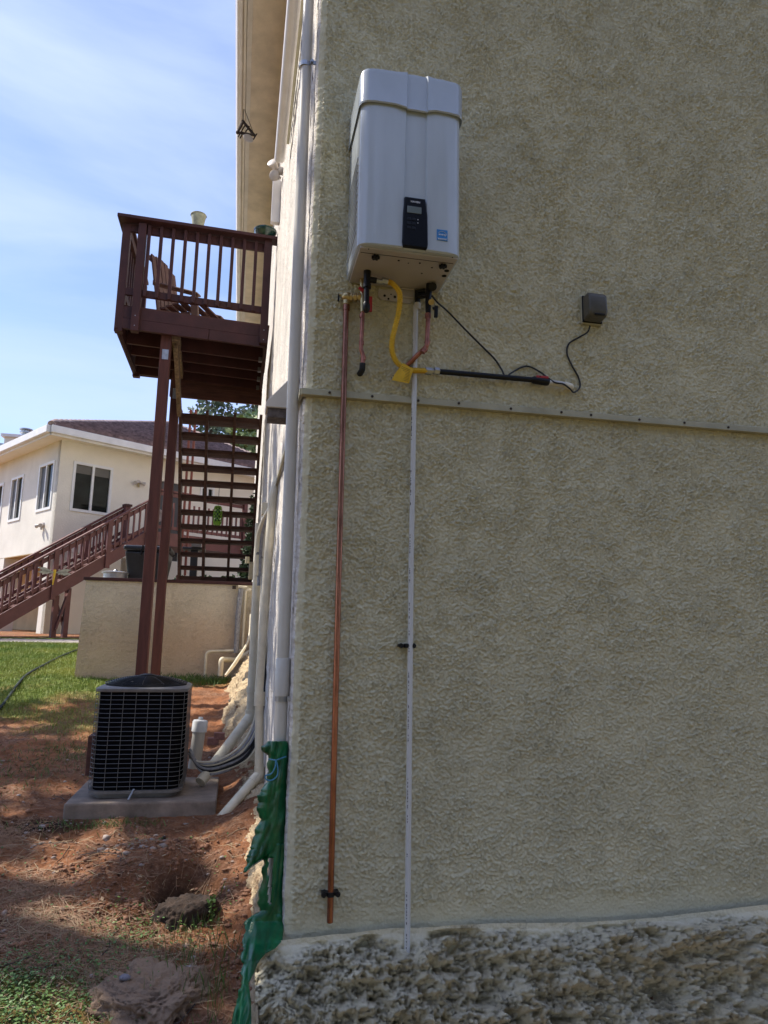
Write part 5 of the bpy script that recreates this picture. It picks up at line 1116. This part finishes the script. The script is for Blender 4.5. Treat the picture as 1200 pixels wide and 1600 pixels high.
# grass blades on the lawn
def blades(name, X, Y, hgt, wid, mt, lean=.5, seed=3, label=None, cat='grass'):
    r = np.random.default_rng(seed); n = len(X); Z = gz(X, Y)-.004; a = r.uniform(0, 2*pi, n); h = hgt*r.uniform(.5, 1.35, n); w = wid*r.uniform(.7, 1.3, n)
    lx = np.cos(a+1.3)*h*lean*r.uniform(.1, 1, n); ly = np.sin(a+1.3)*h*lean*r.uniform(.1, 1, n); dx = np.cos(a)*w/2; dy = np.sin(a)*w/2; B = np.stack([X, Y, Z], 1)
    V = np.stack([B-np.stack([dx, dy, 0*dx], 1), B+np.stack([dx, dy, 0*dx], 1), B+np.stack([lx*.45+dx*.7, ly*.45+dy*.7, h*.6], 1), B+np.stack([lx, ly, h], 1)], 1).reshape(-1, 3)
    o = quick_mesh(name, V, np.arange(4*n).reshape(-1, 4), mt); o['kind'] = 'stuff'; o['label'] = label; o['category'] = cat; return o
r = np.random.default_rng(9)
X = r.uniform(-6.5, -1.0, 150000); Y = r.uniform(2.6, 11.3, 150000); k = (r.uniform(0, 1, len(X)) < grass_mask(X, Y)*.9)&~((Y > RY)&(X > -2.2)); X, Y = X[k], Y[k]
blades('lawn_grass', X, Y, .040, .006, M_grass, .9, 3, 'sunlit green lawn grass stretching back to the neighbouring house')
X = np.concatenate([r.normal(-.98, .24, 3600), r.normal(-.62, .16, 500), r.uniform(-1.5, -.2, 500)]); Y = np.concatenate([r.normal(.22, .20, 3600), r.normal(.62, .14, 500), r.uniform(-.2, 1.0, 500)])
blades('weed_blades', X, Y, .024, .0022, M_weed, 1.0, 4, 'thin green weed blades in the foreground soil')
X = np.concatenate([r.normal(-.33, .07, 70), r.normal(-.2, .05, 50), r.normal(-.5, .1, 40)]); Y = np.concatenate([r.normal(.45, .20, 70), r.normal(.1, .25, 50), r.normal(.70, .12, 40)])
blades('tall_grass', X, Y, .075, .0013, M_dry, .4, 5, 'tall dry grass stems beside the dark hollow and footing')
X = np.concatenate([r.normal(-.36, .07, 120), r.normal(-.22, .04, 130)]); Y = np.concatenate([r.normal(.50, .22, 120), r.normal(.2, .25, 130)])
blades('green_grass', X, Y, .085, .0015, M_weed, .4, 6, 'long green grass mixed with dry stems by the footing')
X = r.uniform(-1.2, -.3, 900); Y = r.normal(6.5, .12, 900); blades('wall_grass', X, Y, .08, .007, M_weed, .9, 7, 'green tufts growing along the foot of the retaining wall')
# leafy weeds
wp = []; 
n = 2600; X = np.concatenate([r.normal(-1.0, .22, n), r.normal(-.62, .12, 420), r.normal(-.36, .05, 160), r.uniform(-1.5, -.1, 380)]); Y = np.concatenate([r.normal(.20, .18, n), r.normal(.62, .13, 420), r.normal(.75, .1, 160), r.uniform(-.2, 1.6, 380)])
Z = gz(X, Y)+np.abs(r.normal(.012, .018, len(X))); C_ = np.stack([X, Y, Z], 1); a = r.uniform(0, 2*pi, len(X)); s = r.uniform(.004, .010, len(X))[:, None]
A = np.stack([np.cos(a), np.sin(a), r.uniform(-.3, .6, len(X))], 1)*s; B = np.stack([-np.sin(a), np.cos(a), r.uniform(-.3, .3, len(X))], 1)*s*.7
V = np.stack([C_-A, C_-B, C_+A, C_+B], 1).reshape(-1, 3); o = quick_mesh('ground_weeds', V, np.arange(len(V)).reshape(-1, 4), M_weed); tag(o, 'low bright green leafy weeds over the foreground soil', 'weeds', kind='stuff')
# pine needles, twigs, pebbles
def sticks(name, n, xr, yr, ln_, wd, mt, seed, label, cat, cl=None, mask=None):
    r = np.random.default_rng(seed); X = r.uniform(*xr, n); Y = r.uniform(*yr, n)
    if cl:
        m_ = len(cl); i = r.integers(0, m_, n//2); cx = np.array([c[0] for c in cl])[i]; cy = np.array([c[1] for c in cl])[i]; X[:n//2] = cx+r.normal(0, .12, n//2); Y[:n//2] = cy+r.normal(0, .12, n//2)
    k = ~((X > -1.22)&(X < -.25)&(Y > 1.83)&(Y < 2.64)); X, Y = X[k], Y[k]; n = len(X)
    a = r.uniform(0, 2*pi, n); L = ln_*r.uniform(.4, 1.3, n); dx, dy = np.cos(a)*L/2, np.sin(a)*L/2; bend = r.normal(0, .12, n)*L
    P = []
    for t in (-1, 0, 1):
        x = X+dx*t+(bend*-np.sin(a) if t == 0 else 0); y = Y+dy*t+(bend*np.cos(a) if t == 0 else 0); P.append(np.stack([x, y, gz(x, y)+.004+np.abs(r.normal(0, .004, n))], 1))
    w = wd*r.uniform(.6, 1.4, n); ox = -np.sin(a)*w/2; oy = np.cos(a)*w/2; o_ = np.stack([ox, oy, 0*ox], 1); u_ = np.stack([0*ox, 0*ox, w*.7], 1)
    rings = []
    for p in P: rings += [p-o_, p+u_, p+o_]
    V = np.stack(rings, 1).reshape(-1, 3); F = []
    for s in (0, 3):
        for q in ((0, 1), (1, 2)): F.append(np.stack([np.arange(n)*9+s+q[0], np.arange(n)*9+s+q[1], np.arange(n)*9+s+3+q[1], np.arange(n)*9+s+3+q[0]], 1))
    o = quick_mesh(name, V, np.concatenate(F), mt); return tag(o, label, cat, kind='stuff')
sticks('pine_needles', 8500, (-2.9, -.12), (-.3, 3.4), .085, .0016, M_needle, 31, 'fallen brown pine needles scattered over the red soil', 'pine needles', [(-1.0, .7), (-1.2, 1.0), (-.8, .55), (-.6, .4), (-1.5, 1.6)])
sticks('straw', 800, (-1.9, -.15), (-.1, 1.6), .12, .0024, M_dry, 32, 'pale straw stalks lying on the soil below the pad', 'straw', [(-1.0, .75), (-.7, .45), (-.45, .4)])
sticks('twigs', 70, (-3.2, -.2), (-.1, 3.6), .22, .006, M_twig, 33, 'dark twigs lying on the soil', 'twigs')
def pebbles(name, n, xr, yr, s0, s1, mt, seed, label, cl=None):
    r = np.random.default_rng(seed); X = r.uniform(*xr, n); Y = r.uniform(*yr, n)
    if cl: i = r.integers(0, len(cl), n//2); X[:n//2] = np.array([c[0] for c in cl])[i]+r.normal(0, .13, n//2); Y[:n//2] = np.array([c[1] for c in cl])[i]+r.normal(0, .1, n//2)
    k = ~((X > -1.22)&(X < -.25)&(Y > 1.83)&(Y < 2.64)); X, Y = X[k], Y[k]; n = len(X)
    ico = np.array([(0, 0, 1), (.89, 0, .45), (.28, .85, .45), (-.72, .53, .45), (-.72, -.53, .45), (.28, -.85, .45), (.72, .53, -.45), (-.28, .85, -.45), (-.89, 0, -.45), (-.28, -.85, -.45), (.72, -.53, -.45), (0, 0, -1)])
    fc = np.array([(0,1,2),(0,2,3),(0,3,4),(0,4,5),(0,5,1),(1,6,2),(2,7,3),(3,8,4),(4,9,5),(5,10,1),(6,7,2),(7,8,3),(8,9,4),(9,10,5),(10,6,1),(6,11,7),(7,11,8),(8,11,9),(9,11,10),(10,11,6)])
    s = (s0*(s1/s0)**(r.uniform(0, 1, n)**2.2))[:, None, None]; V = ico[None]*r.uniform(.65, 1.25, (n, 12, 1))*s*np.stack([r.uniform(.8, 1.4, n), r.uniform(.7, 1.2, n), r.uniform(.35, .8, n)], 1)[:, None, :]
    V = V+np.stack([X, Y, gz(X, Y)], 1)[:, None, :]; F = (fc[None]+np.arange(n)[:, None, None]*12).reshape(-1, 3); o = quick_mesh(name, V.reshape(-1, 3), F, mt); return tag(o, label, 'pebbles', kind='stuff')
pebbles('soil_clods', 6500, (-2.6, -.08), (-.35, 3.6), .003, .019, mat('clod', (.17, .085, .05), .95, 0, 5, col2=(.33, .17, .10)), 51, 'small red brown soil clods over the bare ground', [(-.9, 1.2), (-.5, 1.35), (-.7, .9), (-1.2, .6), (-.15, .9), (-.1, .4)])
pebbles('pebbles', 420, (-2.4, -.1), (-.3, 3.4), .005, .024, M_peb, 52, 'pale pebbles and stone chips scattered on the soil', [(-.75, 1.45), (-.6, 1.4), (-1.25, 1.7), (-.1, 1.2), (-.45, .35)])

# dead leaves
r = np.random.default_rng(61); n = 650; X = np.concatenate([r.uniform(-2.6, -.12, 350), r.normal(-.9, .3, 300)]); Y = np.concatenate([r.uniform(-.3, 3.4, 350), r.normal(.7, .35, 300)])
k = ~((X > -1.22)&(X < -.25)&(Y > 1.83)&(Y < 2.64)); X, Y = X[k], Y[k]; n = len(X); C_ = np.stack([X, Y, gz(X, Y)+.008], 1); a = r.uniform(0, 2*pi, n); s_ = r.uniform(.007, .018, n)[:, None]
A = np.stack([np.cos(a), np.sin(a), r.uniform(-.4, .4, n)], 1)*s_; B = np.stack([-np.sin(a), np.cos(a), r.uniform(-.5, .5, n)], 1)*s_*.5
V = np.stack([C_-A, C_-B, C_+A, C_+B], 1).reshape(-1, 3); tag(quick_mesh('dead_leaves', V, np.arange(len(V)).reshape(-1, 4), mat('dead_leaf', (.16, .09, .05), .8, 0, 6, col2=(.42, .30, .18))), 'small curled dead leaves scattered over the soil', 'leaves', kind='stuff')
X = np.concatenate([r.normal(-1.45, .22, 900), r.normal(-1.9, .3, 700), r.normal(-.95, .2, 300)]); Y = np.concatenate([r.normal(3.3, .3, 900), r.normal(2.7, .3, 700), r.normal(1.72, .05, 300)])
blades('scattered_tufts', X, Y, .035, .004, M_weed, 1.0, 71, 'scattered green tufts on the soil left of the condenser')
# individual stones and litter
def stone(name, label, c, s, mt, sub=4, amp=.3, sc=9, flat=1, cat='rock', seed=0, cube=False):
    bm = bmesh.new()
    if cube:
        bmesh.ops.create_cube(bm, size=1.6); bmesh.ops.subdivide_edges(bm, edges=bm.edges, cuts=10, use_grid_fill=True)
    else: bmesh.ops.create_icosphere(bm, subdivisions=sub, radius=1)
    bm.verts.ensure_lookup_table(); P = np.array([v.co[:] for v in bm.verts]); W_ = P*np.array(s)+seed*3.7
    d = fbm(W_, sc, 4, .6)*amp-np.abs(fbm(W_, sc*3.2, 4, .7))*amp*.8; L = np.linalg.norm(P, axis=1)[:, None]; P = P*(1+d[:, None]/L); P[:, 2] = np.minimum(P[:, 2], flat+d*.6)
    for v, q in zip(bm.verts, P): v.co = Vector(q*np.array(s))
    me = bpy.data.meshes.new(name); bm.to_mesh(me); bm.free(); me.materials.append(mt); me.shade_smooth(); o = bpy.data.objects.new(name, me); COL.objects.link(o); o.location = c; return tag(o, label, cat)
rk = at(240, 1560, Z=-.25); stone('rock', 'large pitted brown concrete chunk in the foreground soil', (rk.x-.005, rk.y, -.30), (.235, .24, .17), M_rock, 6, .42, 6, .62)
p = at(290, 1400, Z=-.1); stone('burnt_stump', 'dark mossy stump hollow beside the footing', (p.x+.02, p.y-.10, -.19), (.175, .11, .135), mat('dark_moss', (.014, .009, .006), .95, 0, 22, .012, 40, col2=(.055, .032, .02)), 5, .35, 14, .8, 'stump', 3)
p = at(2, 1528, Z=-.25); stone('brick_fragment', 'tan brick fragment at the lower left edge', (p.x-.02, p.y, -.235), (.05, .03, .022), mat('tan_brick', (.36, .25, .19), .9, .2, 20), 3, .12, 8, 1, 'brick', 4, True)
for k, (x, y, l) in enumerate(((333, 1158, 'larger broken red brick behind the condenser lines'), (343, 1150, 'small broken brick to the right of the larger one'))):
    p = at(x, y, Y=3.1); stone('brick_fragment', l, (p.x, 3.1, p.z), (.055, .04, .035), M_brick, 3, .2, 9, .9, 'brick', 6+k, True)
p = at(184, 1541-22, Z=-.2); stone('litter', 'crumpled grey scrap of paper on top of the big rock', (at(195, 1516, Z=-.15).x, at(195, 1516, Z=-.15).y, -.175), (.022, .015, .012), mat('crumpled_paper', (.2, .19, .22), .8, .3, 30), 3, .5, 40, 1, 'litter', 9)
stone('pebble', 'dark round pebble on the soil between pad and stump', tuple(at(256, 1309, Z=.02)), (.014, .014, .012), M_twig, 2, .1, 20, 1, 'pebble', 2)
# small leafy sprig beside the stump
sg_ = at(330, 1440, Y=.72); t = thing('weed_plant', 'upright leafy green weed growing in front of the dark stump', 'plant', (sg_.x, .72, G(sg_.x, .72)))
MB().tube([(sg_.x, .72, -.22), (sg_.x-.005, .72, -.05)], .002, 5).build('stem', M_weed, t)
leaf_cloud('leaves', [(sg_.x, .72, -.17+.02*j) for j in range(7)], [(.02, .02, .008)]*7, 60, .014, M_weed, t, seed=77)
